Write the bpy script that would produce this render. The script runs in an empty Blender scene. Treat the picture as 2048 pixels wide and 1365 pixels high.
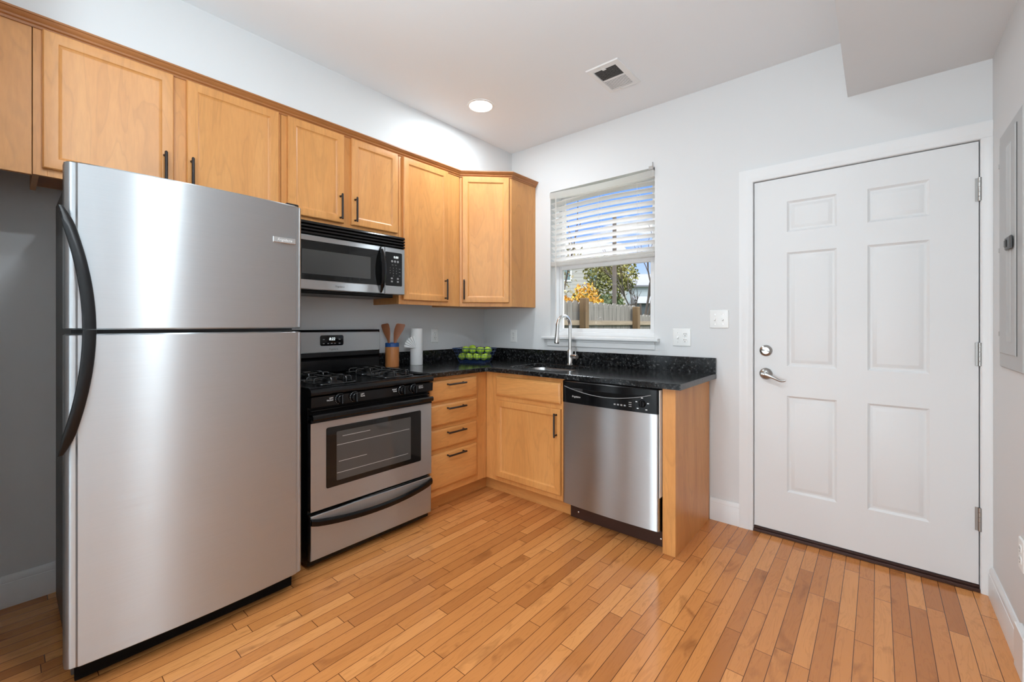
import bpy, bmesh, math, random
from mathutils import Vector, Matrix, geometry

S = bpy.context.scene
COL = S.collection
PI = math.pi

# ------------------------------------------------------------------ camera
cam_d = bpy.data.cameras.new('camera')
cam = bpy.data.objects.new('camera', cam_d)
COL.objects.link(cam)
cam.location = (2.7954, -2.8939, 1.2293)
cam.rotation_euler = (PI / 2, 0, 0.7059)
cam_d.sensor_width = 36
cam_d.lens = 860.37 / 2048 * 36
cam_d.shift_x = (1024 - 1022.1) / 2048
cam_d.shift_y = -(682.5 - 648.65) / 2048
cam_d.clip_start = 0.02
cam_d.clip_end = 300
S.camera = cam

# ------------------------------------------------------------------ view
S.view_settings.view_transform = 'Standard'
S.view_settings.look = 'None'
S.view_settings.gamma = 1
S.view_settings.use_curve_mapping = False
S.view_settings.exposure = 0.0
S.cycles.use_denoising = True
S.cycles.max_bounces = 9
S.cycles.diffuse_bounces = 5
S.cycles.glossy_bounces = 4
S.cycles.transparent_max_bounces = 12
S.cycles.sample_clamp_indirect = 6
S.cycles.caustics_reflective = False
S.cycles.caustics_refractive = False

# ------------------------------------------------------------------ sky
W = bpy.data.worlds.new('sky')
S.world = W
W.use_nodes = True
nt = W.node_tree
nt.nodes.clear()
n_out = nt.nodes.new('ShaderNodeOutputWorld')
n_bg = nt.nodes.new('ShaderNodeBackground')
n_tc = nt.nodes.new('ShaderNodeTexCoord')
n_sep = nt.nodes.new('ShaderNodeSeparateXYZ')
n_rmp = nt.nodes.new('ShaderNodeValToRGB')
n_map = nt.nodes.new('ShaderNodeMapping')
n_noi = nt.nodes.new('ShaderNodeTexNoise')
n_cr = nt.nodes.new('ShaderNodeValToRGB')
n_mix = nt.nodes.new('ShaderNodeMix')
n_mix.data_type = 'RGBA'
nt.links.new(n_tc.outputs['Generated'], n_sep.inputs[0])
nt.links.new(n_sep.outputs['Z'], n_rmp.inputs[0])
e = n_rmp.color_ramp.elements
e[0].position = 0.0
e[0].color = (0.50, 0.60, 0.74, 1)
e[1].position = 0.22
e[1].color = (0.13, 0.27, 0.62, 1)
nt.links.new(n_tc.outputs['Generated'], n_map.inputs[0])
n_map.inputs['Scale'].default_value = (5, 5, 16)
nt.links.new(n_map.outputs[0], n_noi.inputs['Vector'])
n_noi.inputs['Scale'].default_value = 1.3
n_noi.inputs['Detail'].default_value = 5
nt.links.new(n_noi.outputs['Fac'], n_cr.inputs[0])
n_cr.color_ramp.elements[0].position = 0.54
n_cr.color_ramp.elements[1].position = 0.66
nt.links.new(n_cr.outputs[0], n_mix.inputs[0])
nt.links.new(n_rmp.outputs[0], n_mix.inputs[6])
n_mix.inputs[7].default_value = (0.62, 0.63, 0.65, 1)
# the cloud cover overhead is far brighter than the clear band near the horizon
n_hi = nt.nodes.new('ShaderNodeMapRange')
n_hi.interpolation_type = 'SMOOTHSTEP'
n_hi.inputs[1].default_value = 0.32
n_hi.inputs[2].default_value = 0.55
n_hi.inputs[3].default_value = 0.0
n_hi.inputs[4].default_value = 1.0
nt.links.new(n_sep.outputs['Z'], n_hi.inputs[0])
n_mix2 = nt.nodes.new('ShaderNodeMix')
n_mix2.data_type = 'RGBA'
nt.links.new(n_hi.outputs[0], n_mix2.inputs[0])
nt.links.new(n_mix.outputs[2], n_mix2.inputs[6])
n_mix2.inputs[7].default_value = (3.6, 3.65, 3.75, 1)
nt.links.new(n_mix2.outputs[2], n_bg.inputs[0])
n_bg.inputs[1].default_value = 1.8
nt.links.new(n_bg.outputs[0], n_out.inputs[0])

# ------------------------------------------------------------------ sun, room lights and added fill lights
def lamp(name, kind, loc, energy, color=(1, 1, 1), rot=(0, 0, 0), **kw):
    d = bpy.data.lights.new(name, kind)
    d.energy = energy
    d.color = color
    for k, v in kw.items():
        setattr(d, k, v)
    o = bpy.data.objects.new(name, d)
    COL.objects.link(o)
    o.location = loc
    o.rotation_euler = rot
    return o

CEIL = 2.732
WARM = (0.84, 0.935, 1.0)
sun = lamp('sun', 'SUN', (5, 3, 8), 2.0, (1, 0.95, 0.86), angle=0.01)
sun.rotation_euler = Vector((0.8, 0.12, 0.62)).to_track_quat('Z', 'Y').to_euler()
lamp('mid_room_fill', 'AREA', (1.62, -2.415, CEIL - 0.012), 6, WARM, shape='DISK', size=0.13)  # added ceiling fill to brighten the middle of the room, no fixture here
lamp('downlight_over_floor', 'AREA', (2.34, -2.3, CEIL - 0.012), 17, WARM, shape='DISK', size=0.13)
lamp('rear_ceiling_fill', 'AREA', (1.5, -4.1, CEIL - 0.012), 16, WARM, shape='DISK', size=0.13)  # unseen fill added below the ceiling behind the camera
lamp('rear_fill', 'AREA', (1.8, -6.85, 0.98), 88, (0.86, 0.945, 1.0), (PI / 2, 0, 0), shape='RECTANGLE', size=2.4, size_y=1.8)  # added soft fill from behind; the rear wall has no window

up = lamp('added_uplight', 'AREA', (2.2, -3.5, 1.5), 58, (0.78, 0.91, 1.0), (PI - 0.06, 0, 0), shape='DISK', size=0.35)  # added behind the camera to brighten the ceiling, no lamp stands here

# ------------------------------------------------------------------ materials
def new_mat(name):
    m = bpy.data.materials.new(name)
    m.use_nodes = True
    t = m.node_tree
    b = t.nodes['Principled BSDF']
    return m, t, b

def P(name, color, rough=0.5, metal=0.0, **kw):
    m, t, b = new_mat(name)
    b.inputs['Base Color'].default_value = (*color, 1)
    b.inputs['Roughness'].default_value = rough
    b.inputs['Metallic'].default_value = metal
    for k, v in kw.items():
        b.inputs[k.replace('_', ' ')].default_value = v
    return m

def coords(t, scale=(1, 1, 1), rnd=True):
    tc = t.nodes.new('ShaderNodeTexCoord')
    mp = t.nodes.new('ShaderNodeMapping')
    mp.inputs['Scale'].default_value = scale
    t.links.new(tc.outputs['Object'], mp.inputs[0])
    if rnd:
        oi = t.nodes.new('ShaderNodeObjectInfo')
        ml = t.nodes.new('ShaderNodeMath')
        ml.operation = 'MULTIPLY'
        ml.inputs[1].default_value = 37.0
        t.links.new(oi.outputs['Random'], ml.inputs[0])
        t.links.new(ml.outputs[0], mp.inputs['Location'])
    return mp.outputs[0]

def noise(t, vec, scale, detail=3, dist=0.0, rough=0.5):
    n = t.nodes.new('ShaderNodeTexNoise')
    n.inputs['Scale'].default_value = scale
    n.inputs['Detail'].default_value = detail
    n.inputs['Distortion'].default_value = dist
    n.inputs['Roughness'].default_value = rough
    t.links.new(vec, n.inputs['Vector'])
    return n.outputs['Fac']

def ramp(t, fac, stops):
    r = t.nodes.new('ShaderNodeValToRGB')
    els = r.color_ramp.elements
    while len(els) < len(stops):
        els.new(0.5)
    for el, (p, c) in zip(els, stops):
        el.position = p
        el.color = (*c, 1) if len(c) == 3 else c
    t.links.new(fac, r.inputs[0])
    return r.outputs[0]

def mathn(t, op, a, b=None, c=None):
    n = t.nodes.new('ShaderNodeMath')
    n.operation = op
    for i, x in enumerate((a, b, c)):
        if x is None:
            continue
        if isinstance(x, (int, float)):
            n.inputs[i].default_value = x
        else:
            t.links.new(x, n.inputs[i])
    return n.outputs[0]

def mixc(t, fac, a, b, mode='MIX'):
    n = t.nodes.new('ShaderNodeMix')
    n.data_type = 'RGBA'
    n.blend_type = mode
    for i, x in ((0, fac), (6, a), (7, b)):
        if isinstance(x, (int, float)):
            n.inputs[i].default_value = x
        elif isinstance(x, tuple):
            n.inputs[i].default_value = (*x, 1)
        else:
            t.links.new(x, n.inputs[i])
    return n.outputs[2]

def bump(t, b, h, strength, dist=0.001):
    n = t.nodes.new('ShaderNodeBump')
    n.inputs['Strength'].default_value = strength
    n.inputs['Distance'].default_value = dist
    t.links.new(h, n.inputs['Height'])
    t.links.new(n.outputs[0], b.inputs['Normal'])

def painted(name, color, rough=0.6):
    m, t, b = new_mat(name)
    b.inputs['Base Color'].default_value = (*color, 1)
    b.inputs['Roughness'].default_value = rough
    b.inputs['Specular IOR Level'].default_value = 0.3
    v = coords(t, (1, 1, 1), False)
    bump(t, b, noise(t, v, 180, 2), 0.05, 0.0006)
    return m

def maple(name, axis, lo, mid, hi, rough=0.38):
    m, t, b = new_mat(name)
    sc = {'z': (1, 1, 0.16), 'y': (1, 0.16, 1), 'x': (0.16, 1, 1)}[axis]
    v = coords(t, sc)
    big = noise(t, v, 4.2, 3, 1.6)
    c1 = ramp(t, big, [(0.25, lo), (0.5, mid), (0.75, hi)])
    rings = mathn(t, 'FRACT', mathn(t, 'MULTIPLY', big, 9.0))
    edge = ramp(t, rings, [(0.0, (0, 0, 0)), (0.10, (1, 1, 1)), (0.8, (1, 1, 1)), (1.0, (0.0, 0.0, 0.0))])
    c2 = mixc(t, 0.10, c1, mixc(t, 1.0, c1, edge, 'MULTIPLY'))
    fine = noise(t, v, 95, 2, 0.2)
    c3 = mixc(t, ramp(t, fine, [(0.35, (0, 0, 0)), (0.75, (0.26, 0.26, 0.26))]), c2, tuple(x * 0.8 for x in lo))
    t.links.new(c3, b.inputs['Base Color'])
    b.inputs['Roughness'].default_value = rough
    bump(t, b, fine, 0.06, 0.0006)
    return m

def brushed(name, color=(0.545, 0.575, 0.595), rough=0.35, aniso=1.0, axis='Z'):
    m, t, b = new_mat(name)
    b.inputs['Metallic'].default_value = 1.0
    b.inputs['Anisotropic'].default_value = aniso
    tg = t.nodes.new('ShaderNodeTangent')
    tg.direction_type = 'RADIAL'
    tg.axis = axis
    t.links.new(tg.outputs[0], b.inputs['Tangent'])
    v = coords(t, (4, 4, 700) if axis == 'Z' else (4, 700, 4))
    st = noise(t, v, 1.0, 3)
    t.links.new(ramp(t, st, [(0.3, tuple(c * 0.97 for c in color)), (0.7, tuple(min(1, c * 1.02) for c in color))]), b.inputs['Base Color'])
    b.inputs['Roughness'].default_value = rough
    r2 = ramp(t, st, [(0.3, (rough * 0.9,) * 3), (0.7, (rough * 1.12,) * 3)])
    t.links.new(r2, b.inputs['Roughness'])
    b.inputs['Anisotropic Rotation'].default_value = 0.25
    return m

M = {}
M['wall'] = painted('wall_paint', (0.71, 0.715, 0.715), 0.55)
M['ceiling'] = painted('ceiling_paint', (0.82, 0.84, 0.855), 0.8)
M['rear_bounce'] = painted('pale_bounce_floor', (0.74, 0.74, 0.74), 0.9)  # unseen rear floor, made pale to bounce neutral light
M['trim'] = painted('trim_paint', (0.78, 0.785, 0.785), 0.32)
M['door'] = painted('door_paint', (0.74, 0.745, 0.745), 0.35)
MAP = ((0.56, 0.235, 0.063), (0.655, 0.295, 0.087), (0.71, 0.342, 0.110))
M['maple_v'] = maple('maple_vertical', 'z', *MAP)
M['maple_h'] = maple('maple_along_wall', 'y', *MAP)
M['maple_x'] = maple('maple_along_window_wall', 'x', *MAP)
M['maple_crown'] = maple('maple_moulding', 'y', (0.31, 0.115, 0.030), (0.37, 0.14, 0.038), (0.42, 0.165, 0.047))
M['maple_shaded'] = maple('maple_underside_shade', 'y', (0.30, 0.11, 0.035), (0.34, 0.13, 0.04), (0.38, 0.15, 0.05), 0.5)  # shade under the cabinets put into a darker maple colour
M['steel'] = brushed('brushed_steel')
M['steel_plain'] = P('satin_steel', (0.66, 0.65, 0.64), 0.26, 1.0)
M['nickel'] = P('satin_nickel', (0.40, 0.39, 0.375), 0.3, 1.0)
M['chrome'] = P('brushed_nickel_bright', (0.72, 0.72, 0.71), 0.2, 1.0)
M['black_gloss'] = P('black_gloss', (0.004, 0.004, 0.0045), 0.12, Specular_IOR_Level=0.28)
M['black_satin'] = P('black_satin', (0.007, 0.007, 0.0075), 0.32, Specular_IOR_Level=0.28)
M['black_enamel'] = P('black_enamel', (0.005, 0.005, 0.0055), 0.18, Specular_IOR_Level=0.28)
M['black_matte'] = P('black_matte', (0.003, 0.003, 0.003), 0.7, Specular_IOR_Level=0.1)
M['cast_iron'] = P('cast_iron', (0.012, 0.012, 0.012), 0.2, Specular_IOR_Level=0.9)
M['bronze'] = P('oil_rubbed_bronze', (0.018, 0.012, 0.011), 0.38, 0.3)
M['glass_black'] = P('dark_oven_glass', (0.006, 0.006, 0.006), 0.04, Specular_IOR_Level=0.4)
M['glass_screen'] = P('dark_window_screen', (0.05, 0.05, 0.048), 0.08, Specular_IOR_Level=0.5)
M['glass_oven'] = P('oven_window_glass', (0.065, 0.062, 0.058), 0.05, Specular_IOR_Level=0.5)
M['rack_metal'] = P('rack_behind_glass', (0.42, 0.41, 0.39), 0.4)
M['grey_plastic'] = P('grey_side_panel', (0.07, 0.07, 0.07), 0.45)
M['grey_print'] = P('grey_print', (0.32, 0.32, 0.32), 0.5)
M['white_print'] = P('white_print', (0.75, 0.75, 0.74), 0.5)
M['dark_print'] = P('dark_print', (0.08, 0.08, 0.08), 0.4)
M['digits'] = P('display_digits', (0.8, 0.85, 0.85), 0.5, Emission_Color=(0.85, 0.95, 0.95, 1), Emission_Strength=0.9)
M['white_plastic'] = P('white_plastic', (0.83, 0.83, 0.81), 0.3)
M['slot'] = P('socket_slot', (0.02, 0.02, 0.02), 0.6)
M['panel_grey'] = P('panel_grey_enamel', (0.43, 0.43, 0.425), 0.4)
M['panel_dark'] = P('panel_gap', (0.05, 0.05, 0.05), 0.6)
M['threshold'] = P('threshold_brown', (0.045, 0.016, 0.010), 0.4)
M['gap'] = P('door_gap_dark', (0.012, 0.011, 0.011), 0.8)
M['towel'] = P('paper_towel', (0.86, 0.86, 0.85), 0.8)
M['blue_wire'] = P('blue_wire', (0.012, 0.035, 0.11), 0.3)
M['blue_glaze'] = P('blue_glaze', (0.02, 0.075, 0.24), 0.1)
M['utensil'] = maple('utensil_wood', 'z', (0.28, 0.095, 0.04), (0.35, 0.125, 0.052), (0.41, 0.16, 0.066), 0.45)
M['crock'] = maple('crock_wood', 'z', (0.42, 0.15, 0.045), (0.49, 0.185, 0.058), (0.55, 0.215, 0.07), 0.2)
M['vent'] = P('register_white', (0.80, 0.80, 0.79), 0.4)
M['vent_shade'] = P('register_shade', (0.03, 0.03, 0.03), 0.8)

def lit(name, color, strength):
    m, t, b = new_mat(name)
    b.inputs['Base Color'].default_value = (0.9, 0.9, 0.9, 1)
    b.inputs['Emission Color'].default_value = (*color, 1)
    b.inputs['Emission Strength'].default_value = strength
    return m
M['lamp_glass'] = lit('lamp_diffuser', (1.0, 0.97, 0.92), 9.0)

# white blind slats let some daylight through
m, t, b = new_mat('blind_vinyl')
b.inputs['Base Color'].default_value = (0.88, 0.88, 0.87, 1)
b.inputs['Roughness'].default_value = 0.4
tr = t.nodes.new('ShaderNodeBsdfTranslucent')
tr.inputs[0].default_value = (0.95, 0.94, 0.92, 1)
mx = t.nodes.new('ShaderNodeMixShader')
mx.inputs[0].default_value = 0.75
t.links.new(b.outputs[0], mx.inputs[1])
t.links.new(tr.outputs[0], mx.inputs[2])
t.links.new(mx.outputs[0], t.nodes['Material Output'].inputs[0])
M['blind'] = m

# window glass: clear with a faint reflection
m, t, b = new_mat('window_glass')
tp = t.nodes.new('ShaderNodeBsdfTransparent')
gl = t.nodes.new('ShaderNodeBsdfGlossy')
gl.inputs['Roughness'].default_value = 0.02
fr = t.nodes.new('ShaderNodeFresnel')
mx = t.nodes.new('ShaderNodeMixShader')
t.links.new(mathn(t, 'MULTIPLY', fr.outputs[0], 0.6), mx.inputs[0])
t.links.new(tp.outputs[0], mx.inputs[1])
t.links.new(gl.outputs[0], mx.inputs[2])
t.links.new(mx.outputs[0], t.nodes['Material Output'].inputs[0])
M['glass'] = m

# granite
m, t, b = new_mat('black_granite')
v = coords(t, (1, 1, 1), False)
vo = t.nodes.new('ShaderNodeTexVoronoi')
vo.inputs['Scale'].default_value = 130
t.links.new(v, vo.inputs['Vector'])
sepc = t.nodes.new('ShaderNodeSeparateColor')
t.links.new(vo.outputs['Color'], sepc.inputs[0])
n1 = noise(t, v, 60, 4)
fleck = mathn(t, 'MULTIPLY', ramp(t, sepc.outputs[0], [(0.80, (0, 0, 0)), (0.97, (1, 1, 1))]), ramp(t, n1, [(0.42, (0, 0, 0)), (0.62, (1, 1, 1))]))
base = ramp(t, n1, [(0.35, (0.004, 0.004, 0.0045)), (0.7, (0.020, 0.0205, 0.021))])
t.links.new(mixc(t, fleck, base, (0.10, 0.102, 0.102)), b.inputs['Base Color'])
b.inputs['Roughness'].default_value = 0.13
b.inputs['Specular IOR Level'].default_value = 0.4
bump(t, b, noise(t, v, 75, 2), 0.10, 0.0009)
M['granite'] = m

# strip floor: 57 mm maple strips running toward the window wall
m, t, b = new_mat('maple_strip_floor')
tc = t.nodes.new('ShaderNodeTexCoord')
sp = t.nodes.new('ShaderNodeSeparateXYZ')
t.links.new(tc.outputs['Object'], sp.inputs[0])
xs = mathn(t, 'DIVIDE', mathn(t, 'ADD', sp.outputs['X'], 0.0195), 0.0572)
xi = mathn(t, 'FLOOR', xs)
xf = mathn(t, 'FRACT', xs)
wn = t.nodes.new('ShaderNodeTexWhiteNoise')
wn.noise_dimensions = '1D'
t.links.new(xi, wn.inputs['W'])
yy = mathn(t, 'ADD', mathn(t, 'MULTIPLY', sp.outputs['Y'], 1.75), mathn(t, 'MULTIPLY', wn.outputs['Value'], 50.0))
v1 = t.nodes.new('ShaderNodeTexVoronoi')
v1.voronoi_dimensions = '1D'
v1.inputs['Scale'].default_value = 1.0
t.links.new(yy, v1.inputs['W'])
v2 = t.nodes.new('ShaderNodeTexVoronoi')
v2.voronoi_dimensions = '1D'
v2.feature = 'DISTANCE_TO_EDGE'
v2.inputs['Scale'].default_value = 1.0
t.links.new(yy, v2.inputs['W'])
cid = t.nodes.new('ShaderNodeSeparateColor')
t.links.new(v1.outputs['Color'], cid.inputs[0])
tone = mathn(t, 'FRACT', mathn(t, 'ADD', cid.outputs[0], mathn(t, 'MULTIPLY', wn.outputs['Value'], 7.3)))
boardc = ramp(t, tone, [(0.0, (0.42, 0.148, 0.040)), (0.18, (0.53, 0.200, 0.056)), (0.6, (0.61, 0.240, 0.070)), (1.0, (0.68, 0.288, 0.092))])
cmb = t.nodes.new('ShaderNodeCombineXYZ')
t.links.new(sp.outputs['X'], cmb.inputs[0])
t.links.new(mathn(t, 'MULTIPLY', sp.outputs['Y'], 0.10), cmb.inputs[1])
t.links.new(mathn(t, 'MULTIPLY', tone, 40.0), cmb.inputs[2])
gr = noise(t, cmb.outputs[0], 26, 4, 1.2)
rings = mathn(t, 'FRACT', mathn(t, 'MULTIPLY', gr, 7.0))
gcol = mixc(t, ramp(t, rings, [(0.0, (0.22, 0.22, 0.22)), (0.25, (0.02, 0.02, 0.02)), (0.85, (0, 0, 0)), (1.0, (0.22, 0.22, 0.22))]), boardc, (0.27, 0.085, 0.022))
cm2 = t.nodes.new('ShaderNodeCombineXYZ')
t.links.new(sp.outputs['X'], cm2.inputs[0])
t.links.new(mathn(t, 'MULTIPLY', sp.outputs['Y'], 0.35), cm2.inputs[1])
t.links.new(mathn(t, 'MULTIPLY', tone, 11.0), cm2.inputs[2])
kn = noise(t, cm2.outputs[0], 13, 3, 0.8)
gcol = mixc(t, ramp(t, kn, [(0.60, (0, 0, 0)), (0.80, (0.75, 0.75, 0.75))]), gcol, (0.19, 0.058, 0.016))
gx = mathn(t, 'MULTIPLY', mathn(t, 'MINIMUM', xf, mathn(t, 'SUBTRACT', 1.0, xf)), 0.0572)
gy = mathn(t, 'MULTIPLY', v2.outputs['Distance'], 1 / 1.75)
gd = mathn(t, 'MINIMUM', gx, gy)
gm = t.nodes.new('ShaderNodeMapRange')
gm.inputs[1].default_value = 0.0006
gm.inputs[2].default_value = 0.0017
gm.inputs[3].default_value = 1.0
gm.inputs[4].default_value = 0.0
t.links.new(gd, gm.inputs[0])
t.links.new(mixc(t, gm.outputs[0], gcol, (0.075, 0.022, 0.007)), b.inputs['Base Color'])
b.inputs['Roughness'].default_value = 0.18
b.inputs['Specular IOR Level'].default_value = 0.45
hh = mathn(t, 'SUBTRACT', mathn(t, 'MULTIPLY', noise(t, tc.outputs['Object'], 9, 2), 0.6), gm.outputs[0])
bump(t, b, hh, 0.12, 0.001)
M['floor'] = m

# green apples
m, t, b = new_mat('apple_skin')
v = coords(t, (1, 1, 1))
t.links.new(ramp(t, noise(t, v, 22, 3), [(0.3, (0.30, 0.46, 0.03)), (0.6, (0.43, 0.60, 0.06)), (0.8, (0.54, 0.68, 0.14))]), b.inputs['Base Color'])
b.inputs['Roughness'].default_value = 0.22
M['apple'] = m
M['apple_stem'] = P('apple_stem', (0.10, 0.05, 0.02), 0.7)

# outdoors
def wood_out(name, a, c, axis=(8, 8, 0.7)):
    m, t, b = new_mat(name)
    v = coords(t, axis)
    t.links.new(ramp(t, noise(t, v, 3, 4), [(0.3, a), (0.7, c)]), b.inputs['Base Color'])
    b.inputs['Roughness'].default_value = 0.8
    return m
M['picket'] = wood_out('weathered_picket', (0.081, 0.077, 0.068), (0.167, 0.158, 0.140))
M['post'] = wood_out('brown_post', (0.068, 0.040, 0.015), (0.130, 0.081, 0.034))
M['rail'] = wood_out('weathered_rail', (0.155, 0.124, 0.087), (0.229, 0.186, 0.130), (8, 0.7, 8))
M['bark'] = wood_out('dark_bark', (0.035, 0.028, 0.024), (0.075, 0.06, 0.05))
M['pole'] = wood_out('utility_pole_wood', (0.068, 0.056, 0.046), (0.105, 0.087, 0.074))

def leafy(name, stops, sc=2.2):
    m, t, b = new_mat(name)
    v = coords(t, (1, 1, 1))
    t.links.new(ramp(t, noise(t, v, sc, 4), stops), b.inputs['Base Color'])
    b.inputs['Roughness'].default_value = 0.7
    return m
M['leaf_orange'] = leafy('orange_leaves', [(0.3, (0.384, 0.149, 0.007)), (0.5, (0.484, 0.248, 0.012)), (0.7, (0.372, 0.285, 0.031))], 5)
M['leaf_olive'] = leafy('olive_leaves', [(0.3, (0.062, 0.074, 0.015)), (0.55, (0.149, 0.149, 0.031)), (0.75, (0.236, 0.211, 0.050))])
M['leaf_green'] = leafy('dark_green_leaves', [(0.3, (0.019, 0.037, 0.012)), (0.7, (0.056, 0.093, 0.025))])
M['leaf_tan'] = leafy('tan_leaves', [(0.3, (0.186, 0.161, 0.081)), (0.7, (0.279, 0.248, 0.136))])
M['grass'] = leafy('yard_grass', [(0.3, (0.07, 0.09, 0.03)), (0.7, (0.15, 0.16, 0.06))], 1.0)
m, t, b = new_mat('grey_siding')
tc = t.nodes.new('ShaderNodeTexCoord')
sp = t.nodes.new('ShaderNodeSeparateXYZ')
t.links.new(tc.outputs['Object'], sp.inputs[0])
lap = mathn(t, 'FRACT', mathn(t, 'MULTIPLY', sp.outputs['Z'], 3.4))
t.links.new(ramp(t, lap, [(0.0, (0.10, 0.105, 0.10)), (0.14, (0.25, 0.255, 0.24)), (1.0, (0.29, 0.295, 0.28))]), b.inputs['Base Color'])
b.inputs['Roughness'].default_value = 0.7
M['siding'] = m
M['roof'] = P('grey_shingle', (0.15, 0.16, 0.18), 0.85)
M['pale_wall'] = P('pale_blue_wall', (0.322, 0.372, 0.409), 0.7)
M['house_trim'] = P('house_trim_white', (0.496, 0.521, 0.533), 0.6)
M['house_pane'] = P('house_window_pane', (0.10, 0.16, 0.17), 0.15)
M['shed_wall'] = P('shed_dark_wall', (0.05, 0.065, 0.075), 0.8)
M['shed_side'] = P('shed_tan_side', (0.50, 0.45, 0.26), 0.8)

# ------------------------------------------------------------------ mesh helpers
class F:
    """a face to build on: u across, v up, w out of it"""
    def __init__(s, o, U, V, Wd):
        s.o, s.U, s.V, s.W = Vector(o), Vector(U), Vector(V), Vector(Wd)
    def __call__(s, u, v, w):
        return s.o + s.U * u + s.V * v + s.W * w
Z3 = (0, 0, 1)
FA = F((0, 0, 0), (0, 1, 0), Z3, (1, 0, 0))          # wall with the cabinets: u = y, w = x
FB = F((0, 0, 0), (1, 0, 0), Z3, (0, -1, 0))         # window wall: u = x, w = -y
XR = 3.191
FR = F((XR, 0, 0), (0, -1, 0), Z3, (-1, 0, 0))       # right wall: u = -y, w = distance from it
r2 = 1 / math.sqrt(2)
FD = F((0.312, -0.599, 0), (r2, r2, 0), Z3, (r2, -r2, 0))   # the diagonal corner cabinet
FC = F((0, 0, CEIL), (1, 0, 0), (0, 1, 0), (0, 0, -1))      # ceiling: u = x, v = y, w down

def root(name, loc, label=None, cat=None, group=None, kind=None):
    o = bpy.data.objects.new(name, None)
    o.empty_display_size = 0.1
    COL.objects.link(o)
    o.location = loc
    tag(o, label, cat, group, kind)
    return o

def tag(o, label=None, cat=None, group=None, kind=None):
    for k, v in (('label', label), ('category', cat), ('group', group), ('kind', kind)):
        if v:
            o[k] = v
    return o

def world_loc(o):
    v = Vector((0, 0, 0))
    while o is not None:
        v += o.location
        o = o.parent
    return v

def obj(name, bm, mat, parent=None, smooth=True, recalc=True):
    if recalc:
        bmesh.ops.recalc_face_normals(bm, faces=bm.faces)
    if parent is not None:
        org = world_loc(parent)
        off = org
    else:
        xs = [v.co for v in bm.verts]
        off = Vector((sum(min(c[i] for c in xs) + max(c[i] for c in xs) for _ in (0,)) / 2 for i in (0, 1)) if False else
                     ((min(c[0] for c in xs) + max(c[0] for c in xs)) / 2, (min(c[1] for c in xs) + max(c[1] for c in xs)) / 2, min(c[2] for c in xs)))
    for v in bm.verts:
        v.co -= off
    me = bpy.data.meshes.new(name)
    bm.to_mesh(me)
    bm.free()
    me.materials.append(M[mat] if isinstance(mat, str) else mat)
    if smooth:
        for p in me.polygons:
            p.use_smooth = True
        me.set_sharp_from_angle(angle=math.radians(32))
    o = bpy.data.objects.new(name, me)
    COL.objects.link(o)
    if parent is not None:
        o.parent = parent
    else:
        o.location = off
    return o

def B():
    return bmesh.new()

def quad_grid(bm, rows, close=False):
    """rows of points -> quads; close wraps each row"""
    vs = [[bm.verts.new(p) for p in r] for r in rows]
    n = len(rows[0])
    for a, c in zip(vs, vs[1:]):
        for i in range(n if close else n - 1):
            j = (i + 1) % n
            bm.faces.new((a[i], a[j], c[j], c[i]))
    return vs

def rect_pts(f, u0, u1, v0, v1, w, r=0.0, seg=5):
    if r <= 0.0002:
        return [f(u0, v0, w), f(u1, v0, w), f(u1, v1, w), f(u0, v1, w)]
    r = min(r, (u1 - u0) / 2 - 1e-4, (v1 - v0) / 2 - 1e-4)
    out = []
    for cu, cv, a0 in ((u1 - r, v0 + r, -PI / 2), (u1 - r, v1 - r, 0), (u0 + r, v1 - r, PI / 2), (u0 + r, v0 + r, PI)):
        for k in range(seg + 1):
            a = a0 + PI / 2 * k / seg
            out.append(f(cu + r * math.cos(a), cv + r * math.sin(a), w))
    return out

def loft(bm, f, u0, u1, v0, v1, loops, r=0.0, caps=(True, True), seg=5):
    """nested rectangles: loops of (inset, w)"""
    rows = []
    for ins, w in loops:
        rr = 0.0 if r == 0 else max(r - ins, 0.0006)
        rows.append(rect_pts(f, u0 + ins, u1 - ins, v0 + ins, v1 - ins, w, rr, seg))
    vs = quad_grid(bm, rows, True)
    if caps[0]:
        bm.faces.new(list(reversed(vs[0])))
    if caps[1]:
        bm.faces.new(vs[-1])
    return vs

def fbox(bm, f, u0, u1, v0, v1, w0, w1, bev=0.0015, r=0.0):
    if bev > 0:
        loft(bm, f, u0, u1, v0, v1, [(bev, w0), (0, w0 + bev), (0, w1 - bev), (bev, w1)], r)
    else:
        loft(bm, f, u0, u1, v0, v1, [(0, w0), (0, w1)], r)

FW = F((0, 0, 0), (1, 0, 0), (0, 1, 0), (0, 0, 1))
def box(bm, x0, x1, y0, y1, z0, z1, bev=0.0):
    fbox(bm, FW, x0, x1, y0, y1, z0, z1, bev)

def tube(bm, pts, rad, seg=10, caps=True, sx=1.0, up=None):
    """sweep a circle (or ellipse) along points"""
    pts = [Vector(p) for p in pts]
    n = len(pts)
    rads = rad if isinstance(rad, (list, tuple)) else [rad] * n
    rows = []
    prev = None
    for i, p in enumerate(pts):
        d = (pts[min(i + 1, n - 1)] - pts[max(i - 1, 0)]).normalized()
        if prev is None:
            ref = Vector(up) if up else (Vector((0, 0, 1)) if abs(d.z) < 0.9 else Vector((1, 0, 0)))
            a = (ref - d * ref.dot(d)).normalized()
        else:
            a = (prev - d * prev.dot(d)).normalized()
        prev = a
        c = d.cross(a)
        rows.append([p + a * (math.cos(2 * PI * k / seg) * rads[i]) + c * (math.sin(2 * PI * k / seg) * rads[i] * sx) for k in range(seg)])
    vs = quad_grid(bm, rows, True)
    if caps:
        bm.faces.new(list(reversed(vs[0])))
        bm.faces.new(vs[-1])

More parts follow.
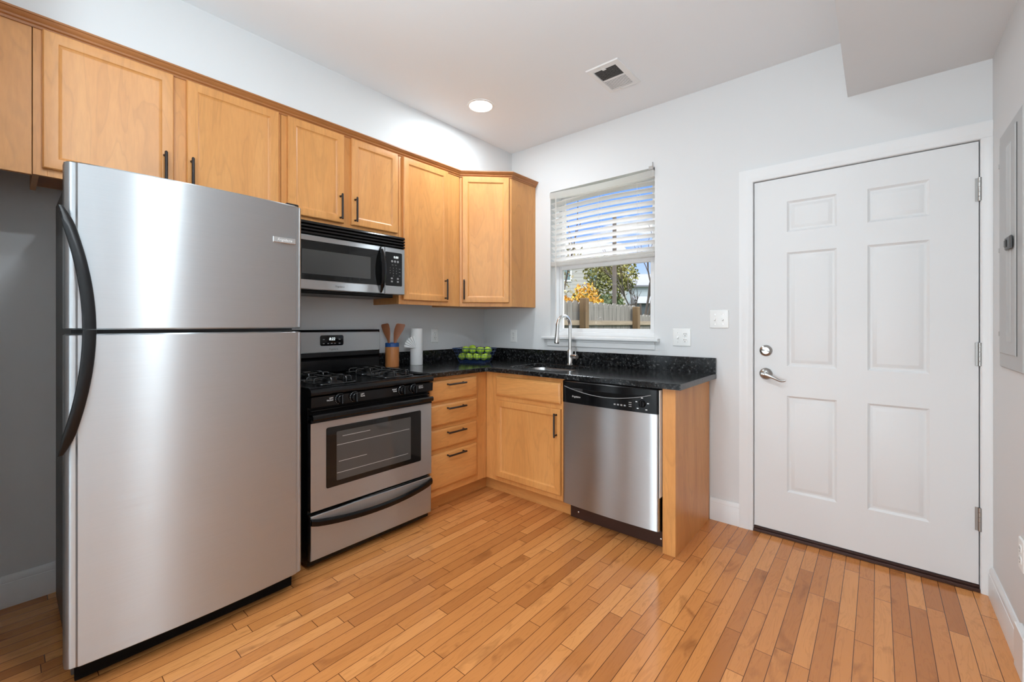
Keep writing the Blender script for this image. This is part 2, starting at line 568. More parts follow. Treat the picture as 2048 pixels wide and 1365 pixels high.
def lathe(bm, f, prof, seg=28, caps=True):
    """prof of (radius, w) around f's w axis"""
    rows = [[f(r * math.cos(2 * PI * k / seg), r * math.sin(2 * PI * k / seg), w) for k in range(seg)] for r, w in prof]
    vs = quad_grid(bm, rows, True)
    if caps:
        bm.faces.new(list(reversed(vs[0])))
        bm.faces.new(vs[-1])

def prism(bm, prof, path):
    """profile (list of (out, up)) carried along path of (point, outward direction); mitred by the caller"""
    rows = [[Vector(p) + Vector(d) * a + Vector((0, 0, b)) for a, b in prof] for p, d in path]
    vs = quad_grid(bm, rows, True)
    bm.faces.new(list(reversed(vs[0])))
    bm.faces.new(vs[-1])

def arc(c, r, a0, a1, n):
    return [(c[0] + r * math.cos(a0 + (a1 - a0) * k / n), c[1] + r * math.sin(a0 + (a1 - a0) * k / n)) for k in range(n + 1)]

def section(bm, f, poly, v0, v1, bev=0.0):
    """closed polygon in (u, w), run from v0 to v1"""
    rows = [[f(u, v0, w) for u, w in poly], [f(u, v1, w) for u, w in poly]]
    vs = quad_grid(bm, rows, True)
    bm.faces.new(list(reversed(vs[0])))
    bm.faces.new(vs[-1])

def lettering(name, body, f, u, v, w, size, mat, parent, shear=0.0, align='CENTER', bold=0.0):
    c = bpy.data.curves.new(name, 'FONT')
    c.body = body
    c.size = size
    c.shear = shear
    c.align_x = align
    c.align_y = 'CENTER'
    c.offset = bold
    c.resolution_u = 2
    o = bpy.data.objects.new(name, c)
    me = bpy.data.meshes.new_from_object(o)
    bm = B()
    bm.from_mesh(me)
    bpy.data.objects.remove(o)
    bpy.data.curves.remove(c)
    bpy.data.meshes.remove(me)
    for vt in bm.verts:
        vt.co = f(u + vt.co.x, v + vt.co.y, w)
    return obj(name, bm, mat, parent, smooth=False, recalc=False)

# ------------------------------------------------------------------ room shell
def struct(name, bm, mat, parent=None, smooth=False):
    o = obj(name, bm, mat, parent, smooth)
    if parent is None:
        o['kind'] = 'structure'
    return o

YB = -7.0
bm = B(); box(bm, -0.3, XR + 0.15, -3.3, 0.16, -0.12, 0.0)
o = struct('floor', bm, 'floor')
# floor pattern is laid from the room corner
for v in o.data.vertices:
    v.co += o.location
o.location = (0, 0, 0)
bm = B(); box(bm, -0.3, XR + 0.15, YB - 0.1, -3.3, -0.12, 0.0)
struct('floor_rear', bm, 'rear_bounce')
bm = B(); box(bm, -0.3, 0.95, -3.12, -3.0, 0, CEIL)
struct('wall_shade_partition', bm, 'wall')  # unseen wall added to keep light out of the niche beside the refrigerator
bm = B(); box(bm, -0.3, XR + 0.15, YB - 0.1, 0.16, CEIL, CEIL + 0.12)
struct('ceiling', bm, 'ceiling')
bm = B()
box(bm, -0.3, 0.0, -2.0, 0.16, 0, CEIL)
box(bm, -0.3, -0.09, YB, -2.0, 0, CEIL)
struct('wall_left', bm, 'wall')
bm = B(); box(bm, XR, XR + 0.15, YB, 0.16, 0, CEIL)
struct('wall_right', bm, 'wall')
bm = B(); box(bm, -0.3, XR + 0.15, YB - 0.15, YB, 0, CEIL)
struct('wall_rear', bm, 'wall')
WX0, WX1, WZ0, WZ1 = 0.753, 1.628, 1.13, 2.31
DX0, DX1, DZ1 = 2.2356 - 0.004, 3.1480 + 0.004, 2.0735
bm = B()
box(bm, 0.0, WX0, 0, 0.16, 0, CEIL)
box(bm, WX0, WX1, 0, 0.16, 0, WZ0)
box(bm, WX0, WX1, 0, 0.16, WZ1, CEIL)
box(bm, WX1, DX0, 0, 0.16, 0, CEIL)
box(bm, DX0, DX1, 0, 0.16, DZ1, CEIL)
box(bm, DX1, XR, 0, 0.16, 0, CEIL)
struct('wall_back', bm, 'wall')
# soffit above the wall cabinets, bulkhead over the door
bm = B(); box(bm, 0.0, 0.338, -3.0, 0, 2.4215, CEIL)
struct('wall_soffit', bm, 'wall')
bm = B(); box(bm, 2.674, XR, -3.6, 0, 2.432, CEIL)
struct('wall_bulkhead', bm, 'wall')

# baseboards
BBP = [(0, 0), (0.016, 0), (0.016, 0.098), (0.0145, 0.101), (0.0145, 0.103), (0.0125, 0.106), (0.0125, 0.122), (0.009, 0.128), (0.006, 0.135), (0, 0.135)]
bm = B(); prism(bm, BBP, [((1.988, 0, 0), (0, -1, 0)), ((2.158, 0, 0), (0, -1, 0))])
struct('baseboard_back', bm, 'trim', smooth=True)
bm = B(); prism(bm, BBP, [((XR, -0.019, 0), (-1, 0, 0)), ((XR, -0.535, 0), (-1, 0, 0))])
struct('baseboard_right', bm, 'trim', smooth=True)
bm = B(); prism(bm, BBP, [((-0.09, -2.05, 0), (1, 0, 0)), ((-0.09, -3.0, 0), (1, 0, 0))])
struct('baseboard_left', bm, 'trim', smooth=True)
bm = B(); box(bm, XR - 0.022, XR, -0.66, -0.537, 0, 0.16, 0.003)
struct('trim_1', bm, 'trim', smooth=True)

# ------------------------------------------------------------------ door
DA, DB_, DZ0, DZT = 2.2356, 3.1480, 0.034, 2.0685
door = root('door_1', (2.69, 0.02, 0), kind='structure')
tag(door, 'white six panel entry door with satin nickel lever and deadbolt')
bm = B()
us = [DA, 2.400, 2.628, 2.755, 2.986, DB_]
vs_ = [DZ0, 0.269, 0.819, 0.988, 1.638, 1.755, 1.930, DZT]
grid = [[bm.verts.new(FB(u, v, 0.0)) for u in us] for v in vs_]
for j in range(len(vs_) - 1):
    for i in range(len(us) - 1):
        if i in (1, 3) and j in (1, 3, 5):
            loft(bm, FB, us[i], us[i + 1], vs_[j], vs_[j + 1],
                 [(0, 0), (0.004, -0.004), (0.011, -0.0085), (0.019, -0.0085), (0.022, -0.007), (0.036, -0.0015), (0.039, -0.001)], caps=(False, True))
        else:
            bm.faces.new((grid[j][i], grid[j][i + 1], grid[j + 1][i + 1], grid[j + 1][i]))
bmesh.ops.remove_doubles(bm, verts=bm.verts, dist=0.0002)
# edges and back of the leaf
loft(bm, FB, DA, DB_, DZ0, DZT, [(0, 0.0), (0, -0.044)], caps=(False, True))
bmesh.ops.remove_doubles(bm, verts=bm.verts, dist=0.0002)
obj('door_panel', bm, 'door', door)
# frame: jamb stops behind, coloured near-black
bm = B()
box(bm, DX0 - 0.0, DX0 + 0.0, 0, 0, 0, 0) if False else None
box(bm, DX0 - 0.002, DX0 + 0.02, 0.046, 0.15, 0, DZ1)
box(bm, DX1 - 0.02, DX1 + 0.002, 0.046, 0.15, 0, DZ1)
box(bm, DX0 + 0.02, DX1 - 0.02, 0.046, 0.15, DZ1 - 0.02, DZ1)
obj('door_stop', bm, 'gap', door, smooth=False)
CAS = [(0, 0.0), (0.010, 0.0), (0.013, 0.004), (0.013, 0.016), (0.016, 0.022), (0.017, 0.030), (0.017, 0.058), (0.019, 0.064), (0.019, 0.074), (0, 0.076)]
bm = B()
cw = 0.0765
rows = []
# casing: up the left side, across the top, mitred at the corner; profile (out, across)
c0, c1, ct = DX0 - 0.001, DX1 + 0.001, DZ1 + 0.001
for q in ((0, 'l0'), (1, 'l1'), (2, 'r1')):
    row = []
    for out, a in CAS:
        if q[1] == 'l0':
            row.append(FB(c0 - a, 0.0, out))
        elif q[1] == 'l1':
            row.append(FB(c0 - a, ct + a, out))
        else:
            row.append(FB(XR - 0.0005, ct + a, out))
    rows.append(row)
vv = quad_grid(bm, rows, True)
bm.faces.new(list(reversed(vv[0]))); bm.faces.new(vv[-1])
CAS2 = [(0, 0.0), (0.010, 0.0), (0.013, 0.004), (0.013, 0.016), (0.016, 0.022), (0.017, 0.030), (0.017, XR - c1 - 0.0005), (0, XR - c1 - 0.0005)]
vv = quad_grid(bm, [[FB(c1 + a, 0.0, out) for out, a in CAS2], [FB(c1 + a, ct + 0.001, out) for out, a in CAS2]], True)
bm.faces.new(list(reversed(vv[0]))); bm.faces.new(vv[-1])
obj('casing', bm, 'trim', door)
bm = B()
box(bm, DX0, DX1, -0.012, 0.15, 0.0005, 0.016, 0.002)
box(bm, DX0, DX1, 0.004, 0.05, 0.016, 0.028, 0.002)
obj('threshold', bm, 'threshold', door)
for zc in (1.8465, 1.091, 0.335):
    bm = B()
    for k in range(5):
        z0 = zc - 0.054 + k * 0.0217
        tube(bm, [(3.1505, -0.008, z0 + 0.0006), (3.1505, -0.008, z0 + 0.0208)], 0.0065, 12)
    fbox(bm, FB, 3.136, 3.1495, zc - 0.053, zc + 0.053, 0.0002, 0.0028, 0.0008)
    fbox(bm, FB, 3.1515, 3.160, zc - 0.053, zc + 0.053, 0.009, 0.0125, 0.0008)
    obj('hinge', bm, 'nickel', door)
# deadbolt
fk = F((2.296, 0, 1.074), (1, 0, 0), Z3, (0, -1, 0))
bm = B(); lathe(bm, fk, [(0.033, 0.0004), (0.033, 0.004), (0.031, 0.008), (0.024, 0.012), (0.020, 0.015), (0.001, 0.0155)])
dbo = obj('deadbolt', bm, 'nickel', door)
bm = B()
rows = []
for k in range(9):
    a = -1 + k / 4
    x = a * 0.019
    hgt = 0.006 + 0.004 * (1 - a * a)
    rows.append([fk(x * 0.97 - s * 0.25 * 0.0, (-0.22 * x) + s * (0.0025 + 0.0012 * a * a), w) for s, w in ((-1, 0.014), (-1, 0.014 + hgt), (1, 0.014 + hgt), (1, 0.014))])
vv = quad_grid(bm, rows, True); bm.faces.new(list(reversed(vv[0]))); bm.faces.new(vv[-1])
obj('thumb_turn', bm, 'nickel', dbo)
# lever
fl = F((2.296, 0, 0.938), (1, 0, 0), Z3, (0, -1, 0))
bm = B(); lathe(bm, fl, [(0.034, 0.0004), (0.034, 0.003), (0.032, 0.009), (0.025, 0.016), (0.016, 0.020), (0.012, 0.022), (0.012, 0.044), (0.001, 0.0445)])
lev = obj('lever_rose', bm, 'nickel', door)
bm = B()
pts, rad = [], []
for k in range(15):
    s = k / 14
    x = -0.016 + 0.118 * s
    z = 0.0 + 0.004 * math.sin(s * 2.2) - 0.052 * (s ** 1.5) + (0.02 * max(0, s - 0.72) / 0.28 * max(0, s - 0.72) / 0.28)
    y = 0.046 + 0.006 * math.sin(s * PI) - 0.004 * s
    pts.append(fl(x, z, y))
    rad.append(0.0055 + 0.0070 * (1 - s) ** 1.3 if k < 14 else 0.0055)
tube(bm, pts, rad, 12, up=(0, 0, 1), sx=0.7)
lathe(bm, F(fl(-0.004, 0.001, 0.052), (1, 0, 0), Z3, (0, -1, 0)), [(0.006, 0.0), (0.006, 0.004), (0.0045, 0.0055), (0.0005, 0.0056)], 14)
obj('lever', bm, 'nickel', lev)

# ------------------------------------------------------------------ window
win = root('window_1', (1.19, 0.09, WZ0), kind='structure')
tag(win, 'white single hung window above the sink')
fy = lambda y: F((0, y, 0), (1, 0, 0), Z3, (0, -1, 0))
bm = B()
def frame_ring(bm, f, u0, u1, v0, v1, t_, w0, w1, tb=None, tt=None):
    tb = t_ if tb is None else tb
    tt = t_ if tt is None else tt
    fbox(bm, f, u0, u0 + t_, v0, v1, w0, w1, 0.002)
    fbox(bm, f, u1 - t_, u1, v0, v1, w0, w1, 0.002)
    fbox(bm, f, u0 + t_, u1 - t_, v0, v0 + tb, w0, w1, 0.002)
    fbox(bm, f, u0 + t_, u1 - t_, v1 - tt, v1, w0, w1, 0.002)
frame_ring(bm, fy(0.155), WX0 + 0.001, WX1 - 0.001, WZ0 + 0.001, WZ1 - 0.001, 0.032, 0.0, 0.078)
obj('window_frame', bm, 'trim', win)
bm = B()
frame_ring(bm, fy(0.105), WX0 + 0.034, WX1 - 0.034, WZ0 + 0.034, 1.722, 0.030, 0.0, 0.026, 0.030, 0.048)
fbox(bm, fy(0.105), 1.11, 1.27, 1.716, 1.727, 0.006, 0.030, 0.002)
sash = obj('lower_sash', bm, 'trim', win)
bm = B(); fbox(bm, fy(0.105), WX0 + 0.062, WX1 - 0.062, WZ0 + 0.062, 1.676, 0.012, 0.014, 0)
obj('glass', bm, 'glass', sash, smooth=False)
bm = B()
frame_ring(bm, fy(0.14), WX0 + 0.034, WX1 - 0.034, 1.685, WZ1 - 0.034, 0.030, 0.0, 0.026, 0.040, 0.03)
sash2 = obj('upper_sash', bm, 'trim', win)
bm = B(); fbox(bm, fy(0.14), WX0 + 0.062, WX1 - 0.062, 1.72, WZ1 - 0.062, 0.012, 0.014, 0)
obj('glass', bm, 'glass', sash2, smooth=False)
bm = B()
fbox(bm, FB, 0.690, 1.664, 1.108, 1.1295, 0.0005, 0.045, 0.004)
box(bm, WX0 + 0.001, WX1 - 0.001, 0.0, 0.074, 1.1302, 1.134)
obj('sill', bm, 'trim', win)
bm = B()
fbox(bm, FB, 0.728, 1.632, 1.052, 1.1075, 0.0005, 0.012, 0.002)
fbox(bm, FB, 0.728, 1.632, 1.090, 1.1075, 0.012, 0.020, 0.003)
obj('apron', bm, 'trim', win)

# ------------------------------------------------------------------ blind
blind = root('window_blind', (1.19, 0.025, 1.70), 'white slatted window blind lowered over the upper half of the window', 'blind')
bx0, bx1 = 0.757, 1.624
bm = B()
rows = []
for k in range(9):
    s = k / 8
    u = bx0 + (bx1 - bx0) * s
    dz = 0.008 * (1 - s) - 0.010 * math.sin(PI * s)
    rows.append([fy(0.03)(u, v + dz, w) for v, w in ((2.246, 0.0), (2.246, 0.045), (2.242, 0.049), (2.282, 0.049), (2.290, 0.045), (2.290, 0.0))])
vv = quad_grid(bm, rows, True); bm.faces.new(list(reversed(vv[0]))); bm.faces.new(vv[-1])
obj('headrail', bm, 'blind', blind)
th = math.radians(20)
for i in range(11):
    zc = 2.213 - 0.0455 * i
    bm = B()
    rows = []
    for k in range(13):
        s = k / 12
        u = bx0 + 0.002 + (bx1 - bx0 - 0.004) * s
        arch = 0.016 * math.sin(PI * s) * (1 - i / 13) - 0.006 * (1 - s) * (1 - i / 11)
        row = []
        for a, h in ((-0.025, -0.0008), (-0.012, 0.0005), (0, 0.001), (0.012, 0.0005), (0.025, -0.0008), (0.025, -0.0036), (0.012, -0.0023), (0, -0.0018), (-0.012, -0.0023), (-0.025, -0.0036)):
            y = 0.025 + a * math.cos(th) - h * math.sin(th) * -1
            z = zc + arch - a * math.sin(th) + h * math.cos(th)
            row.append(Vector((u, y, z)))
        rows.append(row)
    vv = quad_grid(bm, rows, True); bm.faces.new(list(reversed(vv[0]))); bm.faces.new(vv[-1])
    obj('slat', bm, 'blind', blind)
bm = B()
for k in range(4):
    fbox(bm, fy(0.05), bx0 + 0.002, bx1 - 0.002, 1.7225 + 0.0042 * k, 1.7255 + 0.0042 * k, 0.0, 0.05, 0.001)
fbox(bm, fy(0.05), bx0, bx1, 1.699, 1.7215, -0.001, 0.051, 0.004)
obj('bottom_rail', bm, 'blind', blind)
for u in (0.90, 1.19, 1.50):
    bm = B()
    for y in (0.0485, 0.0015):
        tube(bm, [(u, y, 2.245), (u, y, 1.72)], 0.0008, 6)
    obj('ladder_cord', bm, 'blind', blind)
bm = B()
tube(bm, [(0.822, -0.024, 2.25), (0.822, -0.024, 1.235)], 0.0042, 8)
tube(bm, [(0.822, -0.020, 2.262), (0.822, -0.024, 2.245)], 0.0025, 8)
obj('tilt_wand', bm, 'blind', blind)
bm = B()
fbox(bm, fy(0.03), 1.592, 1.624, 2.291, 2.318, 0.02, 0.05, 0.002)
fbox(bm, fy(0.03), 1.612, 1.617, 2.318, 2.348, 0.032, 0.036, 0.001)
obj('bracket', bm, 'steel_plain', blind)

# ------------------------------------------------------------------ cabinet doors and drawer fronts
DOOR_LOOPS = [(0.0, 0.0), (0.0, 0.015), (0.004, 0.0195), (0.0415, 0.0200), (0.0435, 0.0188), (0.0455, 0.0150), (0.0500, 0.0125), (0.0535, 0.0110), (0.0545, 0.0108)]
def cab_door(f, u0, u1, v0, v1, w, parent, name='door', mat='maple_v'):
    bm = B()
    loft(bm, f, u0, u1, v0, v1, [(a, w + b_) for a, b_ in DOOR_LOOPS])
    return obj(name, bm, mat, parent)

def drawer_front(f, u0, u1, v0, v1, w, parent, name='drawer', mat='maple_h'):
    bm = B()
    loft(bm, f, u0, u1, v0, v1, [(0, w), (0, w + 0.012), (0.004, w + 0.015), (0.012, w + 0.0195), (0.014, w + 0.020)])
    return obj(name, bm, mat, parent)

def bar_pull(f, u, v, w, length, parent, vertical=True):
    bm = B()
    h = length / 2
    g = (lambda a, b_, c: f(u + b_, v + a, w + c)) if vertical else (lambda a, b_, c: f(u + a, v + b_, w + c))
    pts = [g(-h, 0, 0.026), g(-h + 0.003, 0, 0.0275), g(0, 0, 0.028), g(h - 0.003, 0, 0.0275), g(h, 0, 0.026)]
    tube(bm, pts, [0.0045, 0.0062, 0.0062, 0.0062, 0.0045], 10)
    for s in (-1, 1):
        a = s * (h - 0.012)
        tube(bm, [g(a, 0, 0.0003), g(a, 0, 0.004), g(a, 0, 0.026)], [0.0065, 0.0045, 0.0045], 10)
    return obj('handle', bm, 'bronze', parent)

def wall_cabinet(name, y0, y1, z0, label, bottom_in=0.022):
    c = root(name, (0.16, (y0 + y1) / 2, z0), label, 'cabinet', 'maple wall cabinets')
    bm = B()
    zt = 2.385
    e_ = 0.0008
    box(bm, 0.001, 0.293, y0 + e_, y0 + 0.018, z0 + 0.002, zt)
    box(bm, 0.001, 0.293, y1 - 0.018, y1 - e_, z0 + 0.002, zt)
    box(bm, 0.001, 0.293, y0 + 0.018, y1 - 0.018, zt - 0.018, zt)
    box(bm, 0.001, 0.010, y0 + 0.018, y1 - 0.018, z0 + bottom_in, zt - 0.018)
    obj('carcass', bm, 'maple_v', c, smooth=False)
    bm = B()
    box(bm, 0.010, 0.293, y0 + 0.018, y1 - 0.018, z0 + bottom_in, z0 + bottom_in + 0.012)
    obj('underside', bm, 'maple_shaded', c, smooth=False)
    bm = B()
    def stile(a, b_):
        fbox(bm, FA, a, b_, z0, zt, 0.294, 0.312, 0.0006)
    return c, bm, stile, zt

# over the fridge
c, bm, stile, zt = wall_cabinet('wall_cabinet', -2.829, -1.921, 1.81, 'wide maple wall cabinet with two doors above the refrigerator')
for a, b_ in ((-2.828, -2.79), (-2.41, -2.33), (-1.96, -1.922)):
    stile(a, b_)
for a, b_ in ((-2.79, -2.41), (-2.33, -1.96)):
    fbox(bm, FA, a, b_, 1.81, 1.85, 0.294, 0.312, 0.0006); fbox(bm, FA, a, b_, zt - 0.03, zt, 0.294, 0.312, 0.0006)
obj('face_frame', bm, 'maple_v', c)
d = cab_door(FA, -2.803, -2.394, 1.838, 2.386 - 0.008, 0.3125, c); bar_pull(FA, -2.427, 1.932, 0.3325, 0.152, d)
d = cab_door(FA, -2.345, -1.937, 1.838, 2.386 - 0.008, 0.3125, c); bar_pull(FA, -2.327, 1.932, 0.3325, 0.152, d)
# over the microwave
c, bm, stile, zt = wall_cabinet('wall_cabinet', -1.920, -1.162, 1.812, 'maple wall cabinet with two doors directly above the microwave')
for a, b_ in ((-1.919, -1.875), (-1.575, -1.50), (-1.195, -1.163)):
    stile(a, b_)
for a, b_ in ((-1.875, -1.575), (-1.50, -1.195)):
    fbox(bm, FA, a, b_, 1.812, 1.85, 0.294, 0.312, 0.0006); fbox(bm, FA, a, b_, zt - 0.03, zt, 0.294, 0.312, 0.0006)
obj('face_frame', bm, 'maple_v', c)
d = cab_door(FA, -1.890, -1.562, 1.842, 2.378, 0.3125, c); bar_pull(FA, -1.589, 1.935, 0.3325, 0.152, d)
d = cab_door(FA, -1.514, -1.178, 1.842, 2.378, 0.3125, c); bar_pull(FA, -1.493, 1.935, 0.3325, 0.152, d)
# tall single door
c, bm, stile, zt = wall_cabinet('wall_cabinet', -1.161, -0.601, 1.366, 'tall single door maple wall cabinet between the microwave and the corner cabinet')
stile(-1.160, -1.115); stile(-0.755, -0.602)
fbox(bm, FA, -1.115, -0.755, 1.366, 1.41, 0.294, 0.312, 0.0006); fbox(bm, FA, -1.115, -0.755, zt - 0.03, zt, 0.294, 0.312, 0.0006)
obj('face_frame', bm, 'maple_v', c)
d = cab_door(FA, -1.133, -0.731, 1.396, 2.378, 0.3125, c); bar_pull(FA, -0.764, 1.4875, 0.3325, 0.152, d)
# filler at the far end
bm = B(); fbox(bm, FA, -2.9995, -2.8305, 1.808, 2.385, 0.292, 0.311, 0.0006)
tag(obj('filler_panel', bm, 'maple_v'), 'plain flat maple filler panel at the end beyond the refrigerator cabinet', 'panel')
# diagonal corner cabinet
c = root('corner_wall_cabinet', (0.25, -0.25, 1.366), 'diagonal maple corner wall cabinet with a single door beside the window', 'cabinet', 'maple wall cabinets')
DW = 0.406
bm = B()
pl = [(0.001, -0.001), (0.001, -0.600), (0.300, -0.600), (0.586, -0.3145), (0.599, -0.3125), (0.599, -0.001)]
def poly_prism(bm, pl, z0, z1):
    a = [bm.verts.new((x, y, z0)) for x, y in pl]
    b_ = [bm.verts.new((x, y, z1)) for x, y in pl]
    n = len(pl)
    bm.faces.new(a); bm.faces.new(list(reversed(b_)))
    for i in range(n):
        j = (i + 1) % n
        bm.faces.new((a[i], a[j], b_[j], b_[i]))
poly_prism(bm, pl, 1.368, 2.385)
obj('carcass', bm, 'maple_v', c, smooth=False)
bm = B()
fbox(bm, FD, 0.001, 0.022, 1.366, 2.385, -0.006, 0.0, 0.0004)
fbox(bm, FD, DW - 0.022, DW - 0.0005, 1.366, 2.385, -0.006, 0.0, 0.0004)
fbox(bm, FD, 0.022, DW - 0.022, 1.366, 1.41, -0.006, 0.0, 0.0004)
fbox(bm, FD, 0.022, DW - 0.022, 2.355, 2.385, -0.006, 0.0, 0.0004)
obj('face_frame', bm, 'maple_v', c)
d = cab_door(FD, 0.021, 0.386, 1.397, 2.378, 0.0006, c); bar_pull(FD, 0.036, 1.4955, 0.0206, 0.152, d)
# crown moulding along the top of the run
CP = [(0.0, 2.377), (0.004, 2.377), (0.006, 2.386), (0.012, 2.390), (0.014, 2.397), (0.022, 2.404), (0.026, 2.412), (0.030, 2.414), (0.030, 2.421), (0.0, 2.421)]
def crown_pt(pos, d):
    return [Vector((pos[0] + d[0] * a, pos[1] + d[1] * a, h)) for a, h in CP]
tq = math.tan(PI / 8)
bm = B()
off = 0.0215
rows = [crown_pt((0.312 + 0.0008, -2.9995), (1, 0)),
        crown_pt((0.312 + 0.0008, -0.6), (1, -tq)),
        crown_pt((0.599 + 0.0208 * tq + 0.0, -0.312 - 0.0208), (tq, -1)) if False else crown_pt((0.600, -0.3135), (1, -tq)),
        crown_pt((0.6005, -0.0005), (1, 0))]
vv = quad_grid(bm, rows, True); bm.faces.new(list(reversed(vv[0]))); bm.faces.new(vv[-1])
tag(obj('crown_molding', bm, 'maple_crown'), 'stained wooden crown molding along the tops of the wall cabinets', 'molding')

# ------------------------------------------------------------------ base cabinets
c = root('drawer_base_cabinet', (0.3, -0.93, 0), 'maple base cabinet with a stack of four drawers next to the stove', 'cabinet', 'maple base cabinets')
Y0 = -1.164
bm = B()
box(bm, 0.001, 0.587, Y0, Y0 + 0.018, 0.105, 0.885)
box(bm, 0.001, 0.587, -0.714, -0.696, 0.105, 0.885)
box(bm, 0.001, 0.587, Y0 + 0.018, -0.714, 0.105, 0.123)
box(bm, 0.001, 0.012, Y0 + 0.018, -0.714, 0.123, 0.885)
obj('carcass', bm, 'maple_v', c, smooth=False)
bm = B()
fbox(bm, FA, Y0 + 0.0005, Y0 + 0.035, 0.106, 0.886, 0.588, 0.606, 0.0006)
fbox(bm, FA, -0.725, -0.697, 0.106, 0.886, 0.588, 0.606, 0.0006)
for a, b_ in ((0.106, 0.160), (0.374, 0.416), (0.530, 0.570), (0.690, 0.730), (0.850, 0.886)):
    fbox(bm, FA, Y0 + 0.035, -0.725, a, b_, 0.588, 0.606, 0.0006)
obj('face_frame', bm, 'maple_h', c)
for v0, v1 in ((0.723, 0.859), (0.566, 0.701), (0.413, 0.540), (0.155, 0.383)):
    d = drawer_front(FA, -1.143, -0.717, v0, v1, 0.6065, c)
    bar_pull(FA, -0.9275, v1 - 0.028 if v1 - v0 < 0.2 else 0.360, 0.6265, 0.163, d, False)
bm = B(); box(bm, 0.520, 0.535, Y0, -0.535, 0.0005, 0.104)
obj('toe_kick', bm, 'maple_h', c, smooth=False)

c = root('sink_base_cabinet', (0.95, -0.3, 0), 'maple sink base cabinet with a false drawer front and one door', 'cabinet', 'maple base cabinets')
bm = B()
box(bm, 0.588, 0.606, -0.587, -0.02, 0.105, 0.885)
box(bm, 1.268, 1.286, -0.587, -0.02, 0.105, 0.885)
box(bm, 0.606, 1.268, -0.587, -0.02, 0.105, 0.123)
obj('carcass', bm, 'maple_v', c, smooth=False)
bm = B()
fbox(bm, FB, 0.6068, 0.735, 0.106, 0.886, 0.588, 0.606, 0.0006)
fbox(bm, FB, 1.250, 1.287, 0.106, 0.886, 0.588, 0.606, 0.0006)
for a, b_ in ((0.106, 0.160), (0.670, 0.735), (0.840, 0.886)):
    fbox(bm, FB, 0.735, 1.250, a, b_, 0.588, 0.606, 0.0006)
fbox(bm, FA, -0.6955, -0.6062, 0.106, 0.886, 0.588, 0.606, 0.0006)
obj('face_frame', bm, 'maple_v', c)
drawer_front(FB, 0.714, 1.268, 0.721, 0.856, 0.6065, c, 'drawer_front', 'maple_x')
d = cab_door(FB, 0.714, 1.268, 0.141, 0.688, 0.6065, c); bar_pull(FB, 1.241, 0.5875, 0.6265, 0.152, d)
bm = B(); box(bm, 0.536, 1.2985, -0.535, -0.520, 0.0005, 0.104)
obj('toe_kick', bm, 'maple_x', c, smooth=False)

c = root('end_panel', (1.95, -0.3, 0), 'maple end panel standing at the open side of the dishwasher', 'panel')
bm = B(); fbox(bm, FB, 1.918, 1.987, 0.0005, 0.886, 0.594, 0.614, 0.001)
obj('front_stile', bm, 'maple_v', c)
bm = B(); box(bm, 1.9685, 1.9865, -0.5935, -0.018, 0.0005, 0.886)
obj('side_panel', bm, 'maple_v', c, smooth=False)

# ------------------------------------------------------------------ countertop with sink cut-out
ct = root('countertop', (0.6, -0.3, 0.887), 'L shaped polished black granite countertop with low matching backsplash', 'countertop')
outer = [(0.001, -1.164), (0.648, -1.164), (0.648, -0.663), (0.663, -0.648), (2.0246, -0.648), (2.0246, -0.001), (0.001, -0.001)]
def rrect(x0, x1, y0, y1, r, n=7):
    out = []
    for cx, cy, a0 in ((x1 - r, y0 + r, -PI / 2), (x1 - r, y1 - r, 0), (x0 + r, y1 - r, PI / 2), (x0 + r, y0 + r, PI)):
        for k in range(n + 1):
            a = a0 + PI / 2 * k / n
            out.append((cx + r * math.cos(a), cy + r * math.sin(a)))
    return out
SK = (0.735, 1.235, -0.535, -0.135)
hole = rrect(*SK, 0.085)
bm = B()
zb, ztop = 0.8872, 0.9176
tri = geometry.tessellate_polygon([[Vector((x, y, 0)) for x, y in outer], [Vector((x, y, 0)) for x, y in hole]])
allp = outer + hole
def inset_outer(pl, d):
    out = []
    n = len(pl)
    for i in range(n):
        p0, p1, p2 = Vector(pl[i - 1]), Vector(pl[i]), Vector(pl[(i + 1) % n])
        d1 = (p1 - p0).normalized(); d2 = (p2 - p1).normalized()
        n1 = Vector((-d1.y, d1.x)); n2 = Vector((-d2.y, d2.x))
        k = (n1 + n2); k = k / max(0.2, k.length_squared) * 2
        out.append(tuple(p1 + k * d))
    return out
area = sum(outer[i][0] * outer[(i + 1) % 7][1] - outer[(i + 1) % 7][0] * outer[i][1] for i in range(7))
sgn = 1 if area > 0 else -1
topo = inset_outer(outer, 0.003 * sgn)
holt = inset_outer(hole, -0.003)
tv = [bm.verts.new((x, y, ztop)) for x, y in topo + holt]
bv = [bm.verts.new((x, y, zb)) for x, y in allp]
mv = [bm.verts.new((x, y, ztop - 0.003)) for x, y in allp]
for a in tri:
    bm.faces.new([tv[i] for i in a]); bm.faces.new([bv[i] for i in reversed(a)])
no, nh = len(outer), len(hole)
for st, n in ((0, no), (no, nh)):
    for i in range(n):
        j = st + (i + 1) % n; i_ = st + i
        bm.faces.new((bv[i_], bv[j], mv[j], mv[i_])); bm.faces.new((mv[i_], mv[j], tv[j], tv[i_]))
obj('slab', bm, 'granite', ct)
bm = B(); box(bm, 0.0012, 0.021, -1.164, -0.0215, 0.918, 1.0165, 0.0015)
obj('backsplash', bm, 'granite', ct)
bm = B(); box(bm, 0.0012, 2.0246, -0.021, -0.0012, 0.918, 1.0165, 0.0015)
obj('backsplash', bm, 'granite', ct)

